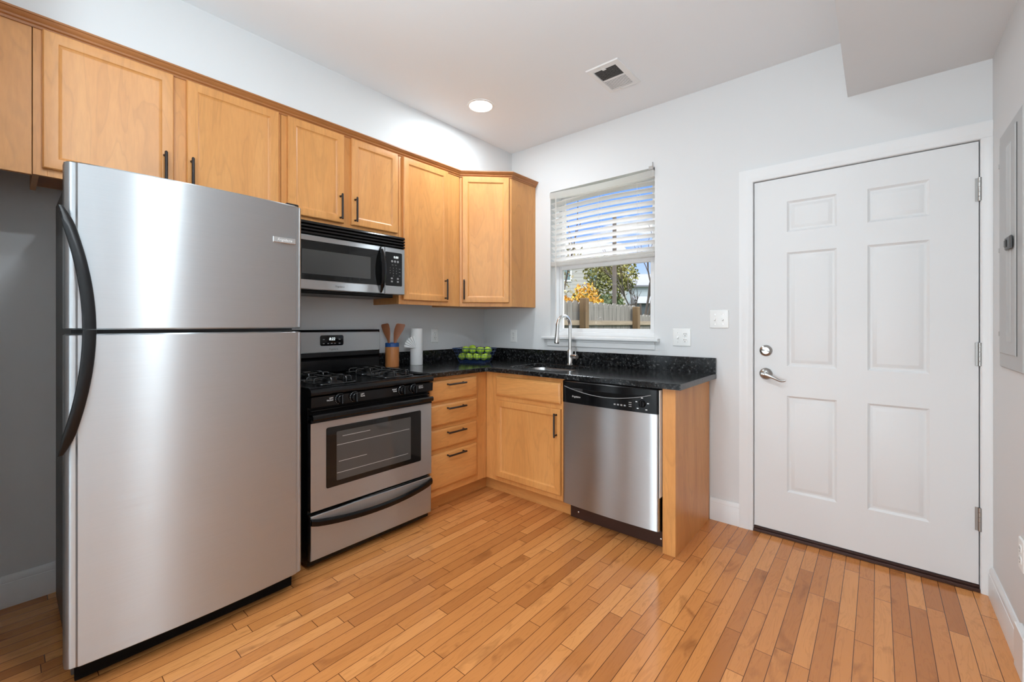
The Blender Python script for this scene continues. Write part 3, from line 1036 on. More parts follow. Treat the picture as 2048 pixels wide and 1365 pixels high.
# sink bowl under the counter
bm = B()
rows = []
for ins, z in ((-0.012, 0.8865), (0.004, 0.8862), (0.006, 0.880), (0.012, 0.74), (0.035, 0.712), (0.10, 0.706)):
    rows.append([Vector((x, y, z)) for x, y in rrect(SK[0] - 0.004 + ins, SK[1] + 0.004 - ins, SK[2] - 0.004 + ins, SK[3] + 0.004 - ins, max(0.09 - ins, 0.03))])
vv = quad_grid(bm, rows, True); bm.faces.new(vv[-1])
sk = obj('kitchen_sink', bm, 'steel_plain')
tag(sk, 'stainless undermount sink bowl set below the granite counter', 'sink')
bm = B(); lathe(bm, F((0.985, -0.30, 0.7065), (1, 0, 0), (0, 1, 0), Z3), [(0.045, 0.0), (0.045, 0.002), (0.03, 0.0025), (0.022, 0.0008), (0.001, 0.0008)])
obj('drain', bm, 'chrome', sk)

# faucet
fc = root('faucet', (1.01, -0.105, 0.918), 'brushed nickel gooseneck pull-down faucet behind the sink', 'faucet')
bm = B()
lathe(bm, F((1.01, -0.105, 0.918), (1, 0, 0), (0, 1, 0), Z3), [(0.027, 0.0), (0.027, 0.006), (0.0225, 0.010), (0.0215, 0.11), (0.0185, 0.116), (0.001, 0.117)])
obj('body', bm, 'chrome', fc)
bm = B()
sd = Vector((-0.12, -0.99, 0)).normalized()
p0 = Vector((1.01, -0.105, 1.03))
pts = [p0, p0 + Vector((0, 0, 0.10))]
R = 0.072
top = p0 + Vector((0, 0, 0.178))
for k in range(13):
    a = PI - PI * k / 12 * 1.02
    pts.append(top + sd * (R + R * math.cos(a)) + Vector((0, 0, R * 1.15 * math.sin(a))))
tip = pts[-1]
pts.append(tip + Vector((0, 0, -0.02)) + sd * 0.002)
tube(bm, pts, 0.0125, 14, up=(1, 0, 0))
obj('gooseneck', bm, 'chrome', fc)
bm = B()
q = pts[-1]
tube(bm, [q, q + Vector((0, 0, -0.03)) + sd * 0.002, q + Vector((0, 0, -0.085)) + sd * 0.007, q + Vector((0, 0, -0.094)) + sd * 0.0075], [0.0135, 0.015, 0.0205, 0.0185], 16, up=(1, 0, 0))
sh = obj('spray_head', bm, 'chrome', fc)
bm = B(); tube(bm, [q + Vector((0, 0, -0.0942)) + sd * 0.0075, q + Vector((0, 0, -0.098)) + sd * 0.0077], [0.017, 0.016], 16, up=(1, 0, 0))
obj('nozzle', bm, 'black_matte', sh)
bm = B()
hx = Vector((0.93, -0.36, 0)).normalized()
h0 = Vector((1.01, -0.105, 0.985))
tube(bm, [h0 + hx * 0.018, h0 + hx * 0.042], 0.0165, 16)
tube(bm, [h0 + hx * 0.0435, h0 + hx * 0.082, h0 + hx * 0.084], [0.0165, 0.0165, 0.0155], 16)
hb = obj('handle_hub', bm, 'chrome', fc)
bm = B(); tube(bm, [h0 + hx * 0.068 + Vector((0, 0, 0.012)), h0 + hx * 0.069 + Vector((0, 0, 0.045)), h0 + hx * 0.072 + Vector((0, 0, 0.078))], [0.0052, 0.0042, 0.0044], 10)
obj('lever', bm, 'chrome', hb)
# small black cover behind the faucet handle
bm = B(); lathe(bm, F((1.085, -0.072, 0.918), (1, 0, 0), (0, 1, 0), Z3), [(0.030, 0.0002), (0.030, 0.004), (0.024, 0.007), (0.015, 0.009), (0.013, 0.024), (0.009, 0.030), (0.001, 0.031)])
tag(obj('soap_dispenser_cap', bm, 'black_gloss'), 'small round black cap on the counter behind the faucet handle', 'cap')

# ------------------------------------------------------------------ refrigerator
fr = root('refrigerator', (0.42, -2.39, 0), 'tall stainless top-freezer refrigerator with a long curved black handle', 'refrigerator')
bm = B(); box(bm, 0.03, 0.715, -2.752, -2.03, 0.035, 1.752, 0.004)
obj('body', bm, 'grey_plastic', fr)
def fridge_poly():
    L, R_ = -2.772, -2.009
    pts = [(L, 0.72), (L, 0.760)]
    pts += arc((L + 0.022, 0.760), 0.022, PI, PI / 2 + 0.25, 6)[1:]
    pts += [(L + 0.026, 0.7815), (L + 0.029, 0.784)]
    yc = (L + R_) / 2
    for k in range(25):
        y = L + 0.031 + (R_ - L - 0.062) * k / 24
        s = (y - yc) / ((R_ - L) / 2 - 0.03)
        pts.append((y, 0.786 + 0.017 * (1 - s * s)))
    pts += [(R_ - 0.030, 0.7835), (R_ - 0.027, 0.781)]
    pts += arc((R_ - 0.024, 0.757), 0.024, PI / 2 - 0.12, 0, 10)
    pts += [(R_, 0.72)]
    return pts
def fridge_door(name, z0, z1):
    bm = B()
    poly = fridge_poly()
    cy = -2.39
    rows = []
    for ins, z in ((0.006, z0), (0.0, z0 + 0.005), (0.0, z1 - 0.005), (0.006, z1)):
        rows.append([FA(cy + (y - cy) * (1 - ins / 0.38), z, x - (ins if x > 0.73 else 0)) for y, x in poly])
    vv = quad_grid(bm, rows, True)
    bm.faces.new(list(reversed(vv[0]))); bm.faces.new(vv[-1])
    return obj(name, bm, 'steel', fr)
fz = fridge_door('freezer_door', 1.2105, 1.767)
fd = fridge_door('refrigerator_door', 0.092, 1.1965)
def fr_handle(z_in, z_out, parent):
    """bowed black handle: from the meeting end at z_in (stands off) to the mount at z_out"""
    bm = B()
    rows = []
    n = 18
    for k in range(n + 1):
        s = k / n
        z = z_in + (z_out - z_in) * s
        b_ = math.cos(s * PI / 2) ** 0.85 if s < 1 else 0.0
        yc = -2.7815 + 0.062 * b_
        xc = 0.792 + 0.060 * b_
        hw = 0.017 - 0.001 * s
        hd = 0.011
        if s > 0.86:
            hw *= 1 - 0.55 * (s - 0.86) / 0.14
        ring = []
        for j in range(12):
            a = 2 * PI * j / 12
            cu = math.copysign(abs(math.cos(a)) ** 0.7, math.cos(a)) * hw
            cx = math.copysign(abs(math.sin(a)) ** 0.7, math.sin(a)) * hd
            ring.append(Vector((xc + cx + 0.25 * cu * (1 - b_) * -1, yc + cu, z)))
        rows.append(ring)
    vv = quad_grid(bm, rows, True); bm.faces.new(list(reversed(vv[0]))); bm.faces.new(vv[-1])
    return obj('handle', bm, 'black_satin', parent)
fr_handle(1.2125, 1.612, fz)
fr_handle(1.2095, 0.805, fd)
bm = B(); fbox(bm, FA, -2.142, -2.047, 1.588, 1.613, 0.7895, 0.7985, 0.0015)
bd = obj('badge', bm, 'steel_plain', fz)
lettering('logo', 'Frigidaire', FA, -2.0945, 1.6005, 0.7989, 0.0165, 'white_print', bd, 0.25)
bm = B()
box(bm, 0.60, 0.712, -2.75, -2.035, 0.0365, 0.088, 0.003)
box(bm, 0.716, 0.735, -2.745, -2.04, 0.022, 0.086, 0.003)
obj('kick_grille', bm, 'black_matte', fr)
for y in (-2.70, -2.08):
    bm = B(); tube(bm, [(0.69, y - 0.02, 0.0205), (0.69, y + 0.02, 0.0205)], 0.02, 14)
    obj('roller', bm, 'black_matte', fr)
bm = B(); box(bm, 0.69, 0.765, -2.075, -2.02, 1.7675, 1.779, 0.004)
obj('hinge_cap', bm, 'black_satin', fr)

# ------------------------------------------------------------------ stove
RY0, RY1 = -1.928, -1.168
st = root('stove', (0.35, -1.548, 0), 'black and stainless freestanding gas stove between refrigerator and drawers', 'stove')
bm = B(); box(bm, 0.03, 0.64, RY0 + 0.004, RY1 - 0.004, 0.02, 0.872, 0.003)
for y in (RY0 + 0.05, RY1 - 0.05):
    for x in (0.08, 0.58):
        tube(bm, [(x, y, 0.0005), (x, y, 0.021)], 0.016, 10)
obj('body', bm, 'black_enamel', st)
bm = B()
lp = [(0.640, 0.868), (0.683, 0.872), (0.690, 0.880), (0.691, 0.890), (0.684, 0.903), (0.668, 0.9115), (0.655, 0.9125), (0.640, 0.905), (0.10, 0.905), (0.085, 0.912), (0.03, 0.912), (0.03, 0.873), (0.10, 0.873)]
sec = [[Vector((x, y, z)) for x, z in lp] for y in (RY0, RY1)]
vv = quad_grid(bm, sec, True); bm.faces.new(list(reversed(vv[0]))); bm.faces.new(vv[-1])
for a, b_ in ((RY0, RY0 + 0.02), (RY1 - 0.02, RY1)):
    box(bm, 0.09, 0.664, a + 0.0005, b_ - 0.0005, 0.9052, 0.9135, 0.003)
obj('cooktop', bm, 'black_enamel', st)
# backguard
bm = B()
fbox(bm, FA, RY0 + 0.005, RY1 - 0.004, 0.9125, 1.005, 0.022, 0.105, 0.008)
fbox(bm, FA, RY0 + 0.005, RY1 + 0.014, 1.0055, 1.192, 0.0225, 0.082, 0.012)
bg = obj('backguard', bm, 'black_enamel', st)
bm = B(); loft(bm, FA, RY0 + 0.012, RY1 + 0.004, 1.046, 1.178, [(0.0, 0.0815), (0.0, 0.089), (0.003, 0.0915)], r=0.016)
obj('fascia', bm, 'steel', bg)
bm = B(); loft(bm, FA, -1.598, -1.440, 1.089, 1.157, [(0.0, 0.0914), (0.0, 0.0925), (0.002, 0.0935)], r=0.012)
cl = obj('clock_panel', bm, 'black_gloss', bg)
lettering('digits', '8:22', FA, -1.519, 1.132, 0.0938, 0.024, 'digits', cl, 0.15, bold=0.0004)
for i, (y, z) in enumerate(((-1.575, 1.130), (-1.575, 1.104), (-1.545, 1.104), (-1.522, 1.104), (-1.500, 1.104), (-1.468, 1.104), (-1.468, 1.130))):
    bm = B(); fbox(bm, FA, y - 0.006, y + 0.006, z - 0.002, z + 0.002, 0.0933, 0.0938, 0)
    obj('button', bm, 'grey_print', cl, smooth=False)
lettering('logo', 'Frigidaire', FA, -1.509, 1.066, 0.0918, 0.0165, 'dark_print', bg, 0.25)
# burners and grates
for bx_, by in ((0.485, -1.735), (0.485, -1.345), (0.225, -1.735), (0.225, -1.345)):
    fb = F((bx_, by, 0.905), (1, 0, 0), (0, 1, 0), Z3)
    bm = B(); lathe(bm, fb, [(0.072, 0.0006), (0.070, 0.004), (0.045, 0.005), (0.040, 0.014), (0.036, 0.018), (0.036, 0.024), (0.030, 0.028), (0.001, 0.0285)], 28)
    obj('burner', bm, 'black_satin', st)
    bm = B()
    h = 0.105
    zt_, zl = 0.9465, 0.9115
    for s in (-0.042, 0.042):
        for ax in (0, 1):
            pts = []
            prof = [(-h, zl), (-h, zt_ - 0.014)] + [(-h + 0.012 - 0.012 * math.cos(a), zt_ - 0.012 + 0.012 * math.sin(a)) for a in (0.4, 0.8, 1.2, PI / 2)] + \
                   [(h - 0.012 + 0.012 * math.sin(a), zt_ - 0.012 + 0.012 * math.cos(a)) for a in (0, 0.4, 0.8, 1.2)] + [(h, zt_ - 0.014), (h, zl)]
            for a, z in prof:
                zz = z - (0.0035 if ax else 0)
                pts.append(Vector((bx_ + a, by + s, zz)) if ax == 0 else Vector((bx_ + s, by + a, z - 0.0065)))
            tube(bm, pts, 0.0042, 8, up=(0, 1, 0) if ax == 0 else (1, 0, 0))
    ringp = [Vector((bx_ + x, by + y, 0.9115)) for x, y in rrect(-h, h, -h, h, 0.02, 4)]
    tube(bm, ringp + [ringp[0], ringp[1]], 0.0042, 8)
    obj('grate', bm, 'cast_iron', st)
# control panel with knobs
bm = B()
vv = quad_grid(bm, [[Vector((x, y, z)) for x, z in ((0.640, 0.812), (0.676, 0.812), (0.683, 0.816), (0.686, 0.867), (0.640, 0.8675))] for y in (RY0 + 0.002, RY1 - 0.002)], True)
bm.faces.new(list(reversed(vv[0]))); bm.faces.new(vv[-1])
cp = obj('control_panel', bm, 'black_gloss', st)
for y in (-1.778, -1.698, -1.398, -1.315):
    fk = F((0.6845, y, 0.845), (0, 1, 0), Z3, (1, 0, 0))
    bm = B()
    lathe(bm, fk, [(0.028, 0.0005), (0.028, 0.005), (0.0245, 0.008), (0.0215, 0.022), (0.0195, 0.024), (0.001, 0.0242)], 24)
    kn = obj('knob', bm, 'black_gloss', st)
    bm = B(); fbox(bm, fk, -0.0055, 0.0055, -0.023, 0.023, 0.0242, 0.036, 0.003)
    obj('grip', bm, 'black_gloss', kn)
    bm = B()
    for a in range(7):
        an = PI * 0.65 + a * 0.36
        fbox(bm, F(fk(math.cos(an) * 0.0265, math.sin(an) * 0.0265, 0.0052), (0, 1, 0), Z3, (1, 0, 0)), -0.0011, 0.0011, -0.0011, 0.0011, 0.0, 0.0006, 0)
    obj('markings', bm, 'white_print', kn, smooth=False)
for y, z, s, al in ((-1.814, 0.848, 'LEFT\nFRONT', 'RIGHT'), (-1.662, 0.848, 'LEFT\nREAR', 'LEFT'), (-1.434, 0.848, 'RIGHT\nREAR', 'RIGHT'), (-1.279, 0.848, 'RIGHT\nFRONT', 'LEFT')):
    lettering('lettering', s, FA, y, z, 0.6866, 0.0105, 'white_print', cp, 0.0, al)
# vent strip under panel
bm = B()
for k in range(3):
    fbox(bm, FA, RY0 + 0.01, RY1 - 0.01, 0.758 + 0.017 * k, 0.766 + 0.017 * k, 0.6405, 0.664, 0.002)
obj('vent_strip', bm, 'black_enamel', st)
# oven door
bm = B()
u0, u1, v0, v1 = RY0 + 0.004, RY1 - 0.006, 0.300, 0.752
ov0, ov1, oz0, oz1 = -1.842, -1.258, 0.400, 0.700
us = [u0, ov0, ov1, u1]
vs_ = [v0, oz0, oz1, v1]
g = [[bm.verts.new(FA(u, v, 0.675)) for u in us] for v in vs_]
for j in range(3):
    for i in range(3):
        if i == 1 and j == 1:
            continue
        bm.faces.new((g[j][i], g[j][i + 1], g[j + 1][i + 1], g[j + 1][i]))
loft(bm, FA, u0, u1, v0, v1, [(0, 0.675), (0, 0.642)], caps=(False, True))
loft(bm, FA, ov0, ov1, oz0, oz1, [(0, 0.675), (0.0, 0.670)], caps=(False, False))
bmesh.ops.remove_doubles(bm, verts=bm.verts, dist=0.0002)
od = obj('oven_door', bm, 'steel', st)
bm = B(); loft(bm, FA, ov0 - 0.004, ov1 + 0.004, oz0 - 0.004, oz1 + 0.004, [(0.0, 0.6755), (0.001, 0.6772)], r=0.010)
ow = obj('window', bm, 'glass_black', od)
bm = B(); loft(bm, FA, -1.792, -1.330, 0.424, 0.676, [(0.0, 0.6774), (0.0, 0.6777)], r=0.006)
obj('inner_glass', bm, 'glass_oven', ow)
for z, ya, yb in ((0.606, -1.790, -1.340), (0.462, -1.790, -1.350), (0.648, -1.76, -1.60), (0.520, -1.78, -1.62)):
    bm = B(); fbox(bm, FA, ya, yb, z - 0.0012, z + 0.0012, 0.6777, 0.6779, 0)
    obj('rack_wire', bm, 'rack_metal', ow, smooth=False)
bm = B(); fbox(bm, FA, RY0 + 0.004, RY1 - 0.006, 0.7375, 0.7565, 0.642, 0.682, 0.003)
obj('top_trim', bm, 'black_enamel', od)
def bow_handle(zc, zh, dep, y0, y1, sag, parent, w0=0.676, thick=0.017):
    bm = B()
    rows = []
    n = 24
    for k in range(n + 1):
        s = k / n
        y = y0 + (y1 - y0) * s
        b_ = math.sin(PI * s) ** 0.7 if 0 < s < 1 else 0
        x0 = w0 + dep * b_ + 0.0005
        z = zc + sag * b_
        t_ = thick
        hh = zh
        rows.append([Vector((x, y, zz)) for x, zz in ((x0, z - hh), (x0 + t_ * 0.75, z - hh), (x0 + t_, z - hh * 0.55), (x0 + t_, z + hh * 0.45), (x0 + t_ * 0.6, z + hh * 0.95), (x0, z + hh))])
    vv = quad_grid(bm, rows, True); bm.faces.new(list(reversed(vv[0]))); bm.faces.new(vv[-1])
    return obj('handle', bm, 'black_gloss', parent)
bow_handle(0.7665, 0.014, 0.030, RY0 + 0.006, RY1 - 0.008, 0.008, od, 0.683)
# storage drawer
bm = B(); fbox(bm, FA, RY0 + 0.003, RY1 - 0.006, 0.058, 0.279, 0.642, 0.675, 0.003)
sd_ = obj('storage_drawer', bm, 'steel', st)
bow_handle(0.253, 0.0165, 0.030, RY0 + 0.003, RY1 - 0.006, -0.032, sd_, 0.6755, 0.013)

# ------------------------------------------------------------------ microwave
mw = root('microwave', (0.2, -1.543, 1.405), 'black and stainless over-range microwave mounted above the stove', 'microwave')
MY0, MY1 = -1.918, -1.166
bm = B(); box(bm, 0.004, 0.345, MY0, MY1, 1.428, 1.806, 0.002)
bm2 = bm
fbox(bm, FA, MY0 + 0.02, MY1 - 0.05, 1.405, 1.4275, 0.03, 0.33, 0.006)
obj('body', bm, 'black_satin', mw)
bm = B()
lp = [(0.3455, 1.8065), (0.386, 1.806)]
for k in range(4):
    zt_ = 1.803 - 0.0187 * k
    lp += [(0.386 + 0.004, zt_ - 0.002), (0.394, zt_ - 0.012), (0.386, zt_ - 0.0155), (0.372, zt_ - 0.0165), (0.372, zt_ - 0.0185)]
lp += [(0.3455, 1.728)]
vv = quad_grid(bm, [[Vector((x, y, z)) for x, z in lp] for y in (MY0 + 0.001, MY1 - 0.001)], True)
bm.faces.new(list(reversed(vv[0]))); bm.faces.new(vv[-1])
obj('vent_grille', bm, 'black_gloss', mw)
bm = B(); loft(bm, FA, MY0, -1.3205, 1.424, 1.7265, [(0, 0.3455), (0, 0.386), (0.003, 0.390)])
md = obj('door', bm, 'steel', mw)
bm = B(); loft(bm, FA, MY0 + 0.03, -1.340, 1.477, 1.697, [(0, 0.3902), (0.001, 0.3914)], r=0.005)
mwin = obj('window', bm, 'glass_black', md)
bm = B(); loft(bm, FA, MY0 + 0.075, -1.422, 1.510, 1.646, [(0, 0.3916), (0, 0.3919)], r=0.004)
obj('screen', bm, 'glass_screen', mwin)
lettering('logo', 'Frigidaire', FA, -1.623, 1.449, 0.3904, 0.0150, 'dark_print', md, 0.25)
bm = B()
rows = []
for k in range(21):
    s = k / 20
    z = 1.429 + (1.722 - 1.429) * s
    b_ = math.sin(PI * s) ** 0.75 if 0 < s < 1 else 0.0
    hw = 0.005 + 0.014 * b_
    x0 = 0.3905 + 0.030 * b_
    yc = -1.349
    rows.append([Vector((x0 + a * (0.004 + 0.010 * b_), yc + c_ * hw, z)) for a, c_ in ((0, -1), (0.7, -0.85), (1, -0.3), (1, 0.3), (0.7, 0.85), (0, 1))])
vv = quad_grid(bm, rows, True); bm.faces.new(list(reversed(vv[0]))); bm.faces.new(vv[-1])
obj('handle', bm, 'black_gloss', md)
bm = B(); loft(bm, FA, -1.3185, MY1, 1.424, 1.7265, [(0, 0.3455), (0, 0.386), (0.003, 0.390)])
mp_ = obj('control_side', bm, 'steel', mw)
bm = B(); loft(bm, FA, -1.3165, -1.1885, 1.478, 1.697, [(0, 0.3899), (0.001, 0.3911)], r=0.008)
kp = obj('keypad', bm, 'black_satin', mp_)
lettering('digits', '0:00', FA, -1.236, 1.6655, 0.3914, 0.021, 'digits', kp, 0.0, bold=0.0003)
for y in (-1.266, -1.244, -1.222):
    bm = B(); lathe(bm, F((0.3912, y, 1.6385), (0, 1, 0), Z3, (1, 0, 0)), [(0.0075, 0), (0.0075, 0.0003), (0.0005, 0.0004)], 14)
    obj('button', bm, 'grey_print', kp)
for r_, rowt in enumerate(('123', '456', '789')):
    for k, ch in enumerate(rowt):
        lettering('key', ch, FA, -1.281 + 0.024 * k, 1.594 - 0.017 * r_, 0.3914, 0.011, 'grey_print', kp)
lettering('key', '0', FA, -1.257, 1.543, 0.3914, 0.011, 'grey_print', kp)
for y, z in ((-1.262, 1.615), (-1.238, 1.615), (-1.208, 1.592), (-1.208, 1.570), (-1.208, 1.547)):
    bm = B(); fbox(bm, FA, y - 0.006, y + 0.006, z - 0.001, z + 0.001, 0.3912, 0.3914, 0)
    obj('key_mark', bm, 'grey_print', kp, smooth=False)
for y, z in ((-1.268, 1.527), (-1.268, 1.507), (-1.222, 1.527), (-1.222, 1.507)):
    bm = B(); fbox(bm, FA, y - 0.007, y + 0.007, z - 0.005, z + 0.005, 0.3912, 0.3914, 0)
    obj('button', bm, 'grey_print', kp, smooth=False)

# ------------------------------------------------------------------ dishwasher
dw = root('dishwasher', (1.605, -0.35, 0), 'stainless dishwasher with a black control panel under the counter', 'dishwasher')
bm = B(); box(bm, 1.300, 1.900, -0.595, -0.03, 0.095, 0.8855, 0.003)
obj('tub', bm, 'grey_plastic', dw)
def dw_poly(extra, L=1.300, R_=1.908):
    pts = [(L, 0.597), (L, 0.634 + extra)]
    pts += arc((L + 0.012, 0.634 + extra), 0.012, PI, PI / 2, 5)[1:]
    c_ = (L + R_) / 2
    for k in range(17):
        x = L + 0.014 + (R_ - L - 0.028) * k / 16
        s = (x - c_) / ((R_ - L) / 2 - 0.014)
        pts.append((x, 0.6465 + extra + 0.012 * (1 - s * s)))
    pts += arc((R_ - 0.012, 0.634 + extra), 0.012, PI / 2, 0, 5)
    pts += [(R_, 0.597)]
    return pts
bm = B(); section(bm, FB, dw_poly(0.0), 0.121, 0.7465)
obj('door', bm, 'steel', dw)
bm = B()
pp = dw_poly(0.004)
rows = []
for dz, ins in ((0.0, 0.0), (0.1275, 0.0), (0.1325, 0.006)):
    rows.append([FB(u, 0.7475 + dz, w - (ins if w > 0.6 else 0)) for u, w in pp])
vv = quad_grid(bm, rows, True); bm.faces.new(list(reversed(vv[0]))); bm.faces.new(vv[-1])
dp = obj('control_panel', bm, 'black_gloss', dw)
def dww(u):
    s = (u - 1.604) / 0.29
    return 0.6505 + 0.012 * (1 - s * s)
bm = B()
pts = []
for k in range(25):
    s = k / 24
    u = 1.318 + 0.552 * s
    z = 0.847 - 0.040 * math.sin(PI * min(1, s * 1.0)) ** 0.9
    pts.append(FB(u, z, dww(u) + 0.0008))
tube(bm, pts, 0.0016, 6)
obj('pocket_rim', bm, 'grey_print', dp)
bm = B()
rows = []
for k in range(17):
    s = k / 16
    u = 1.455 + 0.385 * s
    zt_ = 0.842 - 0.006 * math.sin(PI * s)
    zb_ = zt_ - 0.003 - 0.024 * math.sin(PI * s) ** 1.2
    rows.append([FB(u, zb_, dww(u) + 0.0006), FB(u, (zb_ + zt_) / 2, dww(u) + 0.0022), FB(u, zt_, dww(u) + 0.0006)])
quad_grid(bm, rows)
obj('pull_pocket', bm, 'black_matte', dp)
bm = B()
for k in range(4):
    u0_ = 1.375 + 0.012 * k
    fbox(bm, FB, u0_, 1.452, 0.838 - 0.005 * k, 0.8395 - 0.005 * k, dww(1.40) + 0.0003, dww(1.42) + 0.0018, 0)
obj('air_vent', bm, 'grey_plastic', dp, smooth=False)
fkd = lambda u: F((0, 0, 0), (1, 0, 0), Z3, (0, -1, 0))
lettering('logo', 'Frigidaire', FB, 1.408, 0.7895, dww(1.408) + 0.0035, 0.0155, 'white_print', dp, 0.25)
for u in (1.664, 1.684, 1.704, 1.724):
    bm = B(); fbox(bm, FB, u - 0.006, u + 0.006, 0.772, 0.780, dww(u) + 0.001, dww(u) + 0.002, 0)
    obj('button', bm, 'grey_print', dp, smooth=False)
for k in range(3):
    bm = B(); fbox(bm, FB, 1.747, 1.763, 0.795 - 0.011 * k, 0.797 - 0.011 * k, dww(1.755) + 0.001, dww(1.755) + 0.002, 0)
    obj('cycle_mark', bm, 'white_print', dp, smooth=False)
fkk = F(FB(1.822, 0.797, dww(1.822)), (1, 0, 0), Z3, (0, -1, 0))
bm = B(); lathe(bm, fkk, [(0.021, 0.0), (0.020, 0.008), (0.017, 0.014), (0.001, 0.0145)], 22)
kd = obj('dial', bm, 'black_gloss', dp)
bm = B(); fbox(bm, fkk, -0.003, 0.003, -0.016, 0.016, 0.0146, 0.022, 0.002)
obj('grip', bm, 'black_satin', kd)
for du, dz in ((0.0, 0.031), (-0.031, 0.008), (0.033, 0.004), (-0.024, -0.028), (0.024, -0.031)):
    u = 1.822 + du
    bm = B(); fbox(bm, FB, u - 0.005, u + 0.005, 0.797 + dz - 0.0025, 0.797 + dz + 0.0025, dww(u) + 0.001, dww(u) + 0.002, 0)
    obj('dial_mark', bm, 'white_print', dp, smooth=False)
bm = B(); fbox(bm, FB, 1.3005, 1.9165, 0.001, 0.094, 0.537, 0.552, 0.001)
kk = obj('kick_plate', bm, 'threshold', dw)
for u in (1.358, 1.885):
    bm = B(); lathe(bm, F(FB(u, 0.042, 0.552), (1, 0, 0), Z3, (0, -1, 0)), [(0.005, 0.0002), (0.005, 0.001), (0.003, 0.002), (0.0005, 0.0021)], 12)
    obj('screw', bm, 'steel_plain', kk)
bm = B(); fbox(bm, FB, 1.9095, 1.9125, 0.30, 0.875, 0.560, 0.640, 0.0006)
obj('door_edge', bm, 'white_plastic', dw)

# ------------------------------------------------------------------ things on the counter
CT = 0.9182
cr = root('utensil_crock', (0.105, -1.072, CT), 'reddish wooden utensil crock with a blue rim beside the stove', 'crock')
fcr = F((0.105, -1.072, CT), (1, 0, 0), (0, 1, 0), Z3)
bm = B(); lathe(bm, fcr, [(0.047, 0.0), (0.0495, 0.003), (0.0495, 0.146), (0.0455, 0.146), (0.0455, 0.012), (0.001, 0.012)])
obj('body', bm, 'crock', cr)
bm = B(); lathe(bm, fcr, [(0.0455, 0.1465), (0.0502, 0.1465), (0.0502, 0.172), (0.048, 0.175), (0.0455, 0.172)], caps=False)
obj('rim', bm, 'blue_glaze', cr)
def spatula(base, tipd, wdir, label, flare):
    base = Vector(base); d_ = Vector(tipd).normalized(); wd = Vector(wdir).normalized()
    wd = (wd - d_ * wd.dot(d_)).normalized()
    nn = d_.cross(wd)
    bm = B()
    rows = []
    prof = [(0.0, 0.007, 0.005), (0.10, 0.007, 0.005), (0.155, 0.009, 0.005), (0.185, 0.013, 0.0045), (0.225, 0.025, 0.0035), (0.262, 0.033, 0.003), (0.292, 0.034, 0.0026), (0.301, 0.031, 0.0022), (0.305, 0.024, 0.0018)]
    for s, hw, ht in prof:
        sk_ = flare * max(0, s - 0.2)
        rows.append([base + d_ * s + wd * (sk_ + math.cos(2 * PI * k / 12) * hw) + nn * (math.sin(2 * PI * k / 12) * ht) for k in range(12)])
    vv = quad_grid(bm, rows, True); bm.faces.new(list(reversed(vv[0]))); bm.faces.new(vv[-1])
    o = obj('wooden_spatula', bm, 'utensil')
    return tag(o, label, 'spatula', 'wooden spatulas in the crock')
rtv = Vector((0.761, 0.649, 0))
spatula((0.102, -1.067, CT + 0.014), (0, 0, 1) if False else (-0.05 - 0.09, -0.09, 1), rtv + Vector((0.25, -0.25, 0)), 'wooden spatula leaning toward the stove in the crock', -0.10)
spatula((0.110, -1.076, CT + 0.014), (0.045, 0.125, 1), rtv, 'wooden spatula leaning toward the paper towel in the crock', 0.25)
# paper towel with a fan fold
pt = root('paper_towel_roll', (0.105, -0.855, CT), 'standing white paper towel roll with its end folded into a fan', 'paper towel')
fp = F((0.105, -0.855, CT), (1, 0, 0), (0, 1, 0), Z3)
bm = B(); lathe(bm, fp, [(0.0465, 0.0003), (0.0475, 0.003), (0.0460, 0.268), (0.044, 0.2765), (0.018, 0.2765), (0.017, 0.26), (0.001, 0.26)], 36)
obj('roll', bm, 'towel', pt)
bm = B()
fo = Vector((0.105, -0.855, CT)) + Vector((0.649, -0.761, 0)) * 0.0485 + rtv * 0.012 + Vector((0, 0, 0.128))
rows = []
N = 12
for k in range(N + 1):
    a = math.radians(100 + 78 * k / N)
    ridge = 0.006 if k % 2 else 0.0
    dirv = rtv * math.cos(a) + Vector((0, 0, 1)) * math.sin(a)
    out = Vector((0.649, -0.761, 0)) * (ridge + 0.001)
    rr = 0.098 - 0.005 * (k % 2)
    rows.append([fo + dirv * 0.008 + out * 0.4, fo + dirv * rr * 0.5 + out * 0.8, fo + dirv * rr + out, fo + dirv * rr + out - Vector((0.649, -0.761, 0)) * 0.0012, fo + dirv * 0.008 - Vector((0.649, -0.761, 0)) * 0.0008])
vv = quad_grid(bm, rows, True); bm.faces.new(list(reversed(vv[0]))); bm.faces.new(vv[-1])
obj('fan_fold', bm, 'towel', pt)
# wire basket
bk = root('wire_fruit_basket', (0.30, -0.42, CT), 'dark blue wire basket holding green apples in the counter corner', 'basket')
bu = Vector((0.93, 0.37, 0)).normalized(); bv_ = Vector((-bu.y, bu.x, 0))
bo = Vector((0.30, -0.42, CT))
fbk = F(bo, bu, bv_, Z3)
def bk_rect(s, n):
    """points round the basket at height share s"""
    a, b_ = 0.122 + 0.036 * s, 0.077 + 0.036 * s
    pl = rrect(-a, a, -b_, b_, 0.03, 4)
    return [fbk(x, y, 0.012 + 0.103 * s) for x, y in pl]
bm = B()
p = bk_rect(1.0, 0); tube(bm, p + [p[0], p[1]], 0.0032, 8)
obj('rim', bm, 'blue_wire', bk)
bm = B()
for s in (0.02, 0.26, 0.5, 0.75):
    p = bk_rect(s, 0); tube(bm, p + [p[0], p[1]], 0.0013, 6)
for k in range(-5, 6):
    x0, x1 = 0.021 * k, 0.0276 * k
    tube(bm, [fbk(x1 * 1.0, -0.113, 0.115), fbk(x0, -0.0775, 0.014), fbk(x0, 0.0775, 0.014), fbk(x1, 0.113, 0.115)], 0.0013, 6)
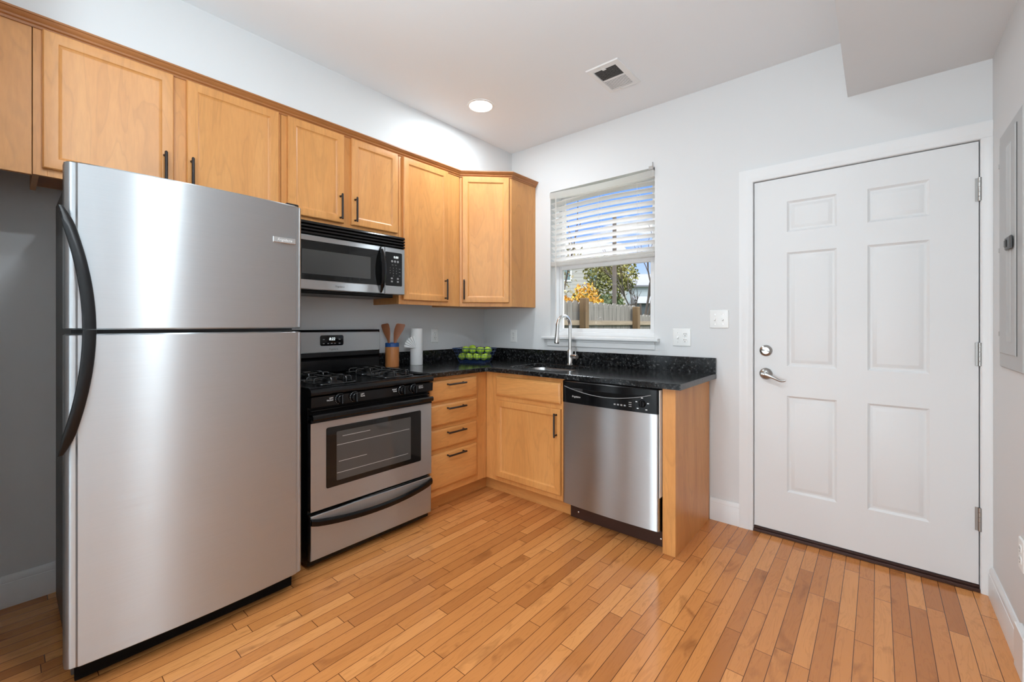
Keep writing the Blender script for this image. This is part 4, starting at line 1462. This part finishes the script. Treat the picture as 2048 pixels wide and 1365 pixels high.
for k in range(-2, 3):
    y0, y1 = 0.026 * k, 0.038 * k
    tube(bm, [fbk(-0.158, y1, 0.115), fbk(-0.122, y0, 0.0155), fbk(0.122, y0, 0.0155), fbk(0.158, y1, 0.115)], 0.0013, 6)
obj('wire_grid', bm, 'blue_wire', bk)
bm = B()
p = [fbk(x, y, 0.0032) for x, y in rrect(-0.112, 0.112, -0.066, 0.066, 0.02, 4)]
tube(bm, p + [p[0], p[1]], 0.003, 8)
for sx_ in (-1, 1):
    for sy in (-1, 1):
        tube(bm, [fbk(0.106 * sx_, 0.060 * sy, 0.003), fbk(0.112 * sx_, 0.066 * sy, 0.014)], 0.002, 6)
obj('base_ring', bm, 'blue_wire', bk)
# apples
random.seed(4)
def make_apple():
    bm = B()
    prof = []
    for k in range(15):
        a = PI * k / 14
        r = 0.0325 * (math.sin(a) ** 0.92)
        z = -0.029 * math.cos(a)
        dip = 0.0065 * math.exp(-((a - PI) / 0.42) ** 2) - 0.004 * math.exp(-(a / 0.4) ** 2)
        prof.append((max(r * (1 + 0.06 * math.cos(a) * -1), 0.0006), z - dip))
    lathe(bm, F((0, 0, 0), (1, 0, 0), (0, 1, 0), Z3), prof, 24)
    o = obj('apple', bm, 'apple')
    o.location = (0, 0, 0)
    return o
ap = make_apple()
zmin = min(v.co.z for v in ap.data.vertices); zmax = max(v.co.z for v in ap.data.vertices)
for v in ap.data.vertices:
    v.co.z -= (zmin + zmax) / 2
bm = B(); tube(bm, [(0, 0, 0.019), (0.001, 0, 0.027), (0.003, 0, 0.034)], [0.001, 0.001, 0.0014], 6)
stem = obj('stem', bm, 'apple_stem', ap)
spots = [(-0.096, -0.034, 0.001), (-0.031, -0.036, 0.001), (0.033, -0.036, 0.001), (0.098, -0.033, 0.001),
         (-0.096, 0.034, 0.001), (-0.031, 0.033, 0.001), (0.034, 0.033, 0.001), (0.097, 0.034, 0.001),
         (-0.080, -0.004, 0.054), (-0.014, -0.006, 0.054), (0.052, -0.004, 0.054), (0.117, -0.002, 0.056), (-0.046, 0.052, 0.062)]
AL = ['green apple low at the front, at the stove end of the basket', 'green apple low at the front, second from the stove end', 'green apple low at the front, third from the stove end',
      'green apple low at the front, at the sink end of the basket', 'green apple low at the back, at the stove end of the basket', 'green apple low at the back, second from the stove end',
      'green apple low at the back, third from the stove end', 'green apple low at the back, at the sink end of the basket', 'green apple on top of the pile nearest the stove',
      'green apple on top in the middle of the pile', 'green apple on top, just sinkward of the middle', 'green apple on top of the pile nearest the sink', 'green apple on top at the back against the backsplash side']
for i, (a, b_, z) in enumerate(spots):
    if i == 0:
        o, s_ = ap, stem
    else:
        o = ap.copy(); COL.objects.link(o)
        s_ = stem.copy(); COL.objects.link(s_); s_.parent = o
    o.location = fbk(a, b_, 0.047 + z)
    o.rotation_euler = (random.uniform(-0.5, 0.5), random.uniform(-0.5, 0.5), random.uniform(0, 6))
    o.scale = (random.uniform(0.96, 1.0),) * 3
    tag(o, AL[i], 'apple', 'green apples in the wire basket')

# ------------------------------------------------------------------ wall plates
def plate(f, u0, u1, v0, v1, name, label, cat, gangs, group=None):
    r = root(name, f((u0 + u1) / 2, (v0 + v1) / 2, 0.0003), label, cat, group)
    bm = B(); loft(bm, f, u0, u1, v0, v1, [(0, 0.0005), (0, 0.002), (0.0035, 0.0058), (0.005, 0.0062)], r=0.005)
    obj('cover', bm, 'white_plastic', r)
    vc = (v0 + v1) / 2
    n = len(gangs)
    for i, gk in enumerate(gangs):
        uc = (u0 + u1) / 2 + (i - (n - 1) / 2) * 0.046
        if gk == 's':
            bm = B()
            fbox(bm, f, uc - 0.0055, uc + 0.0055, vc - 0.0125, vc + 0.0125, 0.0060, 0.0072, 0.0005)
            q_ = [f(uc + a, vc + b_, w) for a, b_, w in ((-0.0042, -0.010, 0.0072), (0.0042, -0.010, 0.0072), (0.0042, 0.006, 0.0072), (-0.0042, 0.006, 0.0072),
                                                      (-0.0036, -0.006, 0.016), (0.0036, -0.006, 0.016), (0.0036, -0.001, 0.0145), (-0.0036, -0.001, 0.0145))]
            q_ = [bm.verts.new(x) for x in q_]
            for ix in ((0, 1, 2, 3), (4, 5, 6, 7), (0, 1, 5, 4), (1, 2, 6, 5), (2, 3, 7, 6), (3, 0, 4, 7)):
                bm.faces.new([q_[j] for j in ix])
            obj('toggle', bm, 'white_plastic', r)
        else:
            for dz in (-0.0195, 0.0195):
                bm = B(); loft(bm, f, uc - 0.0168, uc + 0.0168, vc + dz - 0.0145, vc + dz + 0.0145, [(0, 0.006), (0, 0.0078), (0.001, 0.0085)], r=0.010)
                so = obj('socket', bm, 'white_plastic', r)
                bm = B()
                for du, w_, h_ in ((-0.0063, 0.0012, 0.0042), (0.0063, 0.0012, 0.0034)):
                    fbox(bm, f, uc + du - w_, uc + du + w_, vc + dz + 0.0045 - h_, vc + dz + 0.0045 + h_, 0.0084, 0.0088, 0)
                fbox(bm, f, uc - 0.0022, uc + 0.0022, vc + dz - 0.0095, vc + dz - 0.0052, 0.0084, 0.0088, 0)
                obj('slots', bm, 'slot', so, smooth=False)
        bm = B()
        for dz in ((-0.030, 0.030) if gk == 's' else (0.0,)):
            lathe(bm, F(f(uc, vc + dz, 0.006), f.U, f.V, f.W), [(0.0032, 0), (0.003, 0.001), (0.0005, 0.0012)], 10)
        obj('screw', bm, 'steel_plain', r)
    return r
plate(FB, 1.984, 2.096, 1.203, 1.317, 'light_switch', 'white double toggle light switch beside the entry door', 'light switch', 'ss')
plate(FB, 1.752, 1.869, 1.083, 1.199, 'switch_outlet_plate', 'white combined switch and outlet plate below the window corner', 'outlet', 'so')
plate(FB, 0.325, 0.397, 1.069, 1.181, 'wall_outlet', 'white wall outlet between the corner and the window', 'outlet', 'o', 'white duplex wall outlets')
plate(FA, -0.627, -0.555, 1.075, 1.190, 'wall_outlet', 'white wall outlet between the paper towel roll and the fruit basket', 'outlet', 'o', 'white duplex wall outlets')
plate(FR, 0.500, 0.572, 0.345, 0.460, 'wall_outlet', 'white wall outlet low on the wall below the breaker panel', 'outlet', 'o', 'white duplex wall outlets')

# ------------------------------------------------------------------ breaker panel on the right wall
ep = root('breaker_panel', (XR, -0.40, 1.06), 'tall grey metal breaker panel set into the wall by the door', 'electrical panel')
bm = B(); loft(bm, FR, 0.213, 0.590, 1.052, 2.004, [(0, 0.0005), (0, 0.004), (0.006, 0.010), (0.045, 0.014)], caps=(True, True))
obj('cover', bm, 'panel_grey', ep)
bm = B()
loft(bm, FR, 0.268, 0.5285, 1.112, 1.958, [(0, 0.0142), (0, 0.016), (0.003, 0.0185)])
for u in (0.400, 0.420, 0.440, 0.46):
    loft(bm, FR, u, u + 0.010, 1.16, 1.91, [(0, 0.0184), (0.003, 0.0215)], caps=(False, True))
pd = obj('door', bm, 'panel_grey', ep)
bm = B(); fbox(bm, FR, 0.532, 0.537, 1.112, 1.958, 0.0141, 0.0155, 0)
obj('door_gap', bm, 'panel_dark', ep, smooth=False)
bm = B(); fbox(bm, FR, 0.436, 0.520, 1.508, 1.555, 0.0216, 0.030, 0.003); fbox(bm, FR, 0.45, 0.475, 1.518, 1.545, 0.030, 0.034, 0.002)
obj('latch', bm, 'grey_plastic', pd)
for z in (1.886, 1.536, 1.189):
    bm = B(); fbox(bm, FR, 0.203, 0.217, z - 0.010, z + 0.010, 0.0005, 0.012, 0.002)
    obj('clip', bm, 'panel_grey', ep)

# ------------------------------------------------------------------ ceiling light and register
cl_ = root('ceiling_light', (0.717, -0.777, CEIL), 'round recessed ceiling light shining near the wall cabinets', 'ceiling light')
fL = F((0.717, -0.777, CEIL), (1, 0, 0), (0, 1, 0), (0, 0, -1))
bm = B(); lathe(bm, fL, [(0.093, 0.0004), (0.092, 0.004), (0.080, 0.006), (0.077, 0.003)], 36, caps=False)
obj('trim_ring', bm, 'vent', cl_)
bm = B(); lathe(bm, fL, [(0.0768, 0.0006), (0.0765, 0.0032), (0.03, 0.0042), (0.001, 0.0044)], 36)
obj('diffuser', bm, 'lamp_glass', cl_)
lamp('ceiling_light_lamp', 'AREA', (0.717, -0.777, CEIL - 0.012), 11, WARM, shape='DISK', size=0.13)

vt = root('ceiling_register', (1.577, -0.508, CEIL), 'white metal air register in the ceiling with two banks of slats', 'vent')
bm = B()
x0, x1, y0, y1 = 1.477, 1.677, -0.660, -0.356
ux = [x0, 1.506, 1.646, x1]
uy = [y0, -0.622, -0.512, -0.498, -0.384, y1]
def vgrid(w):
    return [[bm.verts.new(FC(x, y, w)) for x in ux] for y in uy]
g0 = vgrid(0.007)
for j in range(5):
    for i in range(3):
        if i == 1 and j in (1, 3):
            continue
        bm.faces.new((g0[j][i], g0[j][i + 1], g0[j + 1][i + 1], g0[j + 1][i]))
loft(bm, FC, x0, x1, y0, y1, [(0, 0.007), (-0.004, 0.001), (-0.004, 0.0004)], caps=(False, False))
bmesh.ops.remove_doubles(bm, verts=bm.verts, dist=0.0002)
obj('frame', bm, 'vent', vt)
bm = B(); fbox(bm, FC, 1.506, 1.646, -0.622, -0.384, 0.0005, 0.0012, 0)
obj('duct_shade', bm, 'vent_shade', vt, smooth=False)  # flat dark sheet standing for the shade inside the duct
for y_a, y_b, tilt in ((-0.622, -0.512, -1), (-0.498, -0.384, 1)):
    n = 9
    for k in range(n):
        y = y_a + (y_b - y_a) * (k + 0.5) / n
        bm = B()
        d_ = 0.0042 if tilt < 0 else 0.0027
        za = 0.0018 if tilt < 0 else 0.0050
        pl = [(y - d_ * 0.9 * tilt, za), (y + d_ * 0.9 * tilt, 0.0066), (y + d_ * 0.9 * tilt + 0.001, 0.0066), (y - d_ * 0.9 * tilt + 0.001, za)]
        vv = quad_grid(bm, [[FC(x, yy_, w) for yy_, w in pl] for x in (1.5065, 1.6455)], True)
        bm.faces.new(list(reversed(vv[0]))); bm.faces.new(vv[-1])
        obj('slat', bm, 'vent', vt, smooth=False)
bm = B(); fbox(bm, FC, 1.562, 1.585, -0.632, -0.612, 0.0072, 0.0105, 0.002)
obj('damper_tab', bm, 'vent', vt)
for x, y in ((1.577, -0.648), (1.577, -0.370)):
    bm = B(); lathe(bm, F((x - 0.02, y, CEIL - 0.007), (1, 0, 0), (0, 1, 0), (0, 0, -1)), [(0.004, 0.0002), (0.003, 0.0016), (0.0005, 0.0018)], 10)
    obj('screw', bm, 'steel_plain', vt)

# ------------------------------------------------------------------ outdoors
GZ = -0.35
bm = B(); box(bm, -45, 30, 0.4, 60, GZ - 0.1, GZ)
tag(obj('ground', bm, 'grass'), kind='structure')
fn = root('wooden_fence', (-0.42, 3.2, GZ), 'weathered grey picket fence with brown posts outside the window', 'fence')
for k in range(31):
    y = 0.9 + 0.147 * k
    if y > 5.4:
        break
    zt_ = 1.555 if y < 4.25 else 1.40
    zt_ += 0.008 * math.sin(k * 2.3)
    bm = B()
    a, b_ = y, y + 0.139
    pl = [(a, GZ + 0.05), (b_, GZ + 0.05), (b_, zt_ - 0.035), (b_ - 0.035, zt_), (a + 0.035, zt_), (a, zt_ - 0.035)]
    vv = quad_grid(bm, [[Vector((x, yy_, zz)) for yy_, zz in pl] for x in (-0.452, -0.434)], True)
    bm.faces.new(vv[0]); bm.faces.new(list(reversed(vv[1])))
    obj('picket', bm, 'picket', fn, smooth=False)
for z in (1.215, 0.35):
    bm = B(); box(bm, -0.433, -0.395, 0.9, 5.4, z, z + 0.068)
    obj('rail', bm, 'rail', fn, smooth=False)
for y, zt_ in ((0.45, 1.6), (2.335, 1.595), (4.05, 1.525), (5.5, 1.4)):
    bm = B(); fbox(bm, FW, -0.394, -0.300, y, y + 0.094, GZ, zt_, 0.006)
    obj('post', bm, 'post', fn)

def leaf_cloud(bm, centre, rad, n, size, seed, flat=1.0):
    rnd = random.Random(seed)
    for _ in range(n):
        while True:
            p = Vector((rnd.uniform(-1, 1), rnd.uniform(-1, 1), rnd.uniform(-1, 1)))
            if p.length < 1:
                break
        c_ = Vector(centre) + Vector((p.x * rad[0], p.y * rad[1], p.z * rad[2]))
        a = Vector((rnd.uniform(-1, 1), rnd.uniform(-1, 1), rnd.uniform(-1, 1))).normalized()
        b_ = a.cross(Vector((rnd.uniform(-1, 1), rnd.uniform(-1, 1), rnd.uniform(-1, 1)))).normalized()
        s = size * rnd.uniform(0.6, 1.3)
        bm.faces.new([bm.verts.new(c_ + x) for x in (a * s, b_ * s * 0.55, -a * s, -b_ * s * 0.55)])

def branchy(bm, p, d_, length, rad, depth, rnd):
    pts = [Vector(p)]
    dd = Vector(d_)
    for k in range(4):
        dd = (dd + Vector((rnd.uniform(-.18, .18), rnd.uniform(-.18, .18), rnd.uniform(-.05, .12)))).normalized()
        pts.append(pts[-1] + dd * length / 4)
    tube(bm, pts, [rad * (1 - 0.12 * k) for k in range(5)], 6)
    if depth > 0:
        for k in range(3 if depth > 1 else 4):
            q_ = pts[rnd.randint(2, 4)]
            nd = (dd + Vector((rnd.uniform(-.6, .6), rnd.uniform(-.6, .6), rnd.uniform(0, .6)))).normalized()
            branchy(bm, q_, nd, length * rnd.uniform(0.55, 0.75), rad * 0.55, depth - 1, rnd)

def tree(name, loc, label, trunk_h, trunk_r, clouds, leaf, n, size, seed, depth=2, cat='tree', lean=(0, 0)):
    r = root(name, loc, label, cat, 'trees and shrubs outside the window')
    bm = B()
    rnd = random.Random(seed)
    branchy(bm, loc, Vector((lean[0], lean[1], 1)), trunk_h, trunk_r, depth, rnd)
    obj('trunk', bm, 'bark', r)
    if clouds:
        bm = B()
        for i, (c_, rd) in enumerate(clouds):
            leaf_cloud(bm, Vector(loc) + Vector(c_), rd, n, size, seed * 7 + i)
        obj('foliage', bm, leaf, r, smooth=False, recalc=False)
    return r
tree('shrub', (-2.95, 6.7, GZ), 'bright orange-yellow shrub rising behind the fence', 1.3, 0.03,
     [((0.05, 0.05, 2.30), (0.36, 0.3, 0.36)), ((-0.42, -0.25, 2.10), (0.26, 0.25, 0.22)), ((0.22, 0.15, 1.95), (0.32, 0.3, 0.35))], 'leaf_orange', 330, 0.05, 3, 1, 'shrub')
tree('evergreen_shrub', (-3.0, 8.1, GZ), 'low dark green shrub behind the fence beside the pole', 1.2, 0.03,
     [((0.0, 0.0, 2.0), (0.55, 0.5, 0.45)), ((-0.5, -0.4, 2.1), (0.4, 0.4, 0.5))], 'leaf_green', 700, 0.06, 5, 1, 'shrub')
tree('leafy_tree', (-5.7, 13.0, GZ), 'olive leafy tree standing around the wooden pole', 2.3, 0.09,
     [((0.1, 0.1, 3.1), (0.8, 0.8, 0.9)), ((-0.15, -0.1, 3.7), (0.7, 0.7, 0.7)), ((0.6, 0.5, 3.6), (0.6, 0.6, 0.7)), ((0.1, 0.1, 2.3), (0.7, 0.7, 0.5))], 'leaf_olive', 800, 0.075, 11, 2)
tree('tan_tree', (-4.5, 7.95, GZ), 'thin tan tree with sparse leaves near the house siding', 2.6, 0.06,
     [((0.0, 0.0, 3.0), (0.5, 0.5, 0.8)), ((0.1, 0.1, 3.7), (0.6, 0.6, 0.5))], 'leaf_tan', 160, 0.06, 17, 2)
tree('bare_tree', (-3.45, 11.0, GZ), 'bare dark tree with upright branches before the pale building', 2.3, 0.085, None, None, 0, 0, 23, 3)
tree('bare_tree', (-2.75, 9.6, GZ), 'bare dark tree leaning outward beside the shed', 2.4, 0.07, None, None, 0, 0, 31, 3, lean=(0.25, 0.25))
bm = B(); tube(bm, [(-1.863, 6.278, GZ), (-1.863, 6.278, 3.8)], [0.055, 0.045], 14)
tag(obj('utility_pole', bm, 'pole'), 'tall straight wooden pole rising behind the fence', 'pole')

def house(name, c, half, zt, roof_h, ang, wall, label, wins):
    r = root(name, (c[0], c[1], GZ), label, 'house')
    ca, sa = math.cos(ang), math.sin(ang)
    f = F((c[0], c[1], 0), (ca, sa, 0), Z3, (sa, -ca, 0))
    w, dpt = half
    bm = B(); loft(bm, f, -w, w, GZ, zt, [(0, -dpt), (0, dpt)])
    obj('wall', bm, wall, r, smooth=False)
    bm = B()
    rows = [[f(u, zt, -dpt - 0.3), f(u, zt + roof_h, 0), f(u, zt, dpt + 0.3), f(u, zt - 0.15, dpt + 0.3), f(u, zt - 0.15, -dpt - 0.3)] for u in (-w - 0.3, w + 0.3)]
    vv = quad_grid(bm, rows, True); bm.faces.new(list(reversed(vv[0]))); bm.faces.new(vv[-1])
    obj('roof', bm, 'roof', r, smooth=False)
    for u, v, hw, hh in wins:
        bm = B(); fbox(bm, f, u - hw, u + hw, v - hh, v + hh, dpt + 0.001, dpt + 0.06, 0.01)
        wn_ = obj('window', bm, 'house_trim', r)
        bm = B(); fbox(bm, f, u - hw * 0.68, u + hw * 0.68, v - hh * 0.78, v + hh * 0.78, dpt + 0.06, dpt + 0.065, 0)
        obj('pane', bm, 'house_pane', wn_, smooth=False)
    return r
house('house', (-16.6, 29.2), (3.2, 2.5), 6.6, 1.6, 0.70, 'siding', 'grey sided house with a white framed window far behind the shrub', [(0.55, 5.25, 0.42, 0.62), (-1.6, 5.25, 0.42, 0.62)])
house('house', (-14.4, 38.5), (3.2, 2.0), 4.9, 1.3, 0.62, 'pale_wall', 'pale blue house far behind the bare trees', [(1.4, 3.6, 0.4, 0.6)])
sh_ = root('garden_shed', (-4.9, 15.9, GZ), 'dark grey shed with a tan side behind the bare trees', 'shed')
fs = F((-5.05, 15.6, 0), (0.76, 0.65, 0), Z3, (0.65, -0.76, 0))
bm = B(); loft(bm, fs, -0.35, 0.40, GZ, 2.15, [(0, -1.2), (0, 0.0)])
obj('wall', bm, 'shed_wall', sh_, smooth=False)
bm = B(); fbox(bm, fs, 0.402, 0.9, GZ, 2.1, -1.2, -0.02, 0)
obj('side_wall', bm, 'shed_side', sh_, smooth=False)
bm = B()
vv = quad_grid(bm, [[fs(u, z, w) for z, w in ((2.155, 0.12), (2.155, -1.3), (2.50, -0.6))] for u in (-0.45, 1.0)], True)
bm.faces.new(list(reversed(vv[0]))); bm.faces.new(vv[-1])
obj('roof', bm, 'roof', sh_, smooth=False)
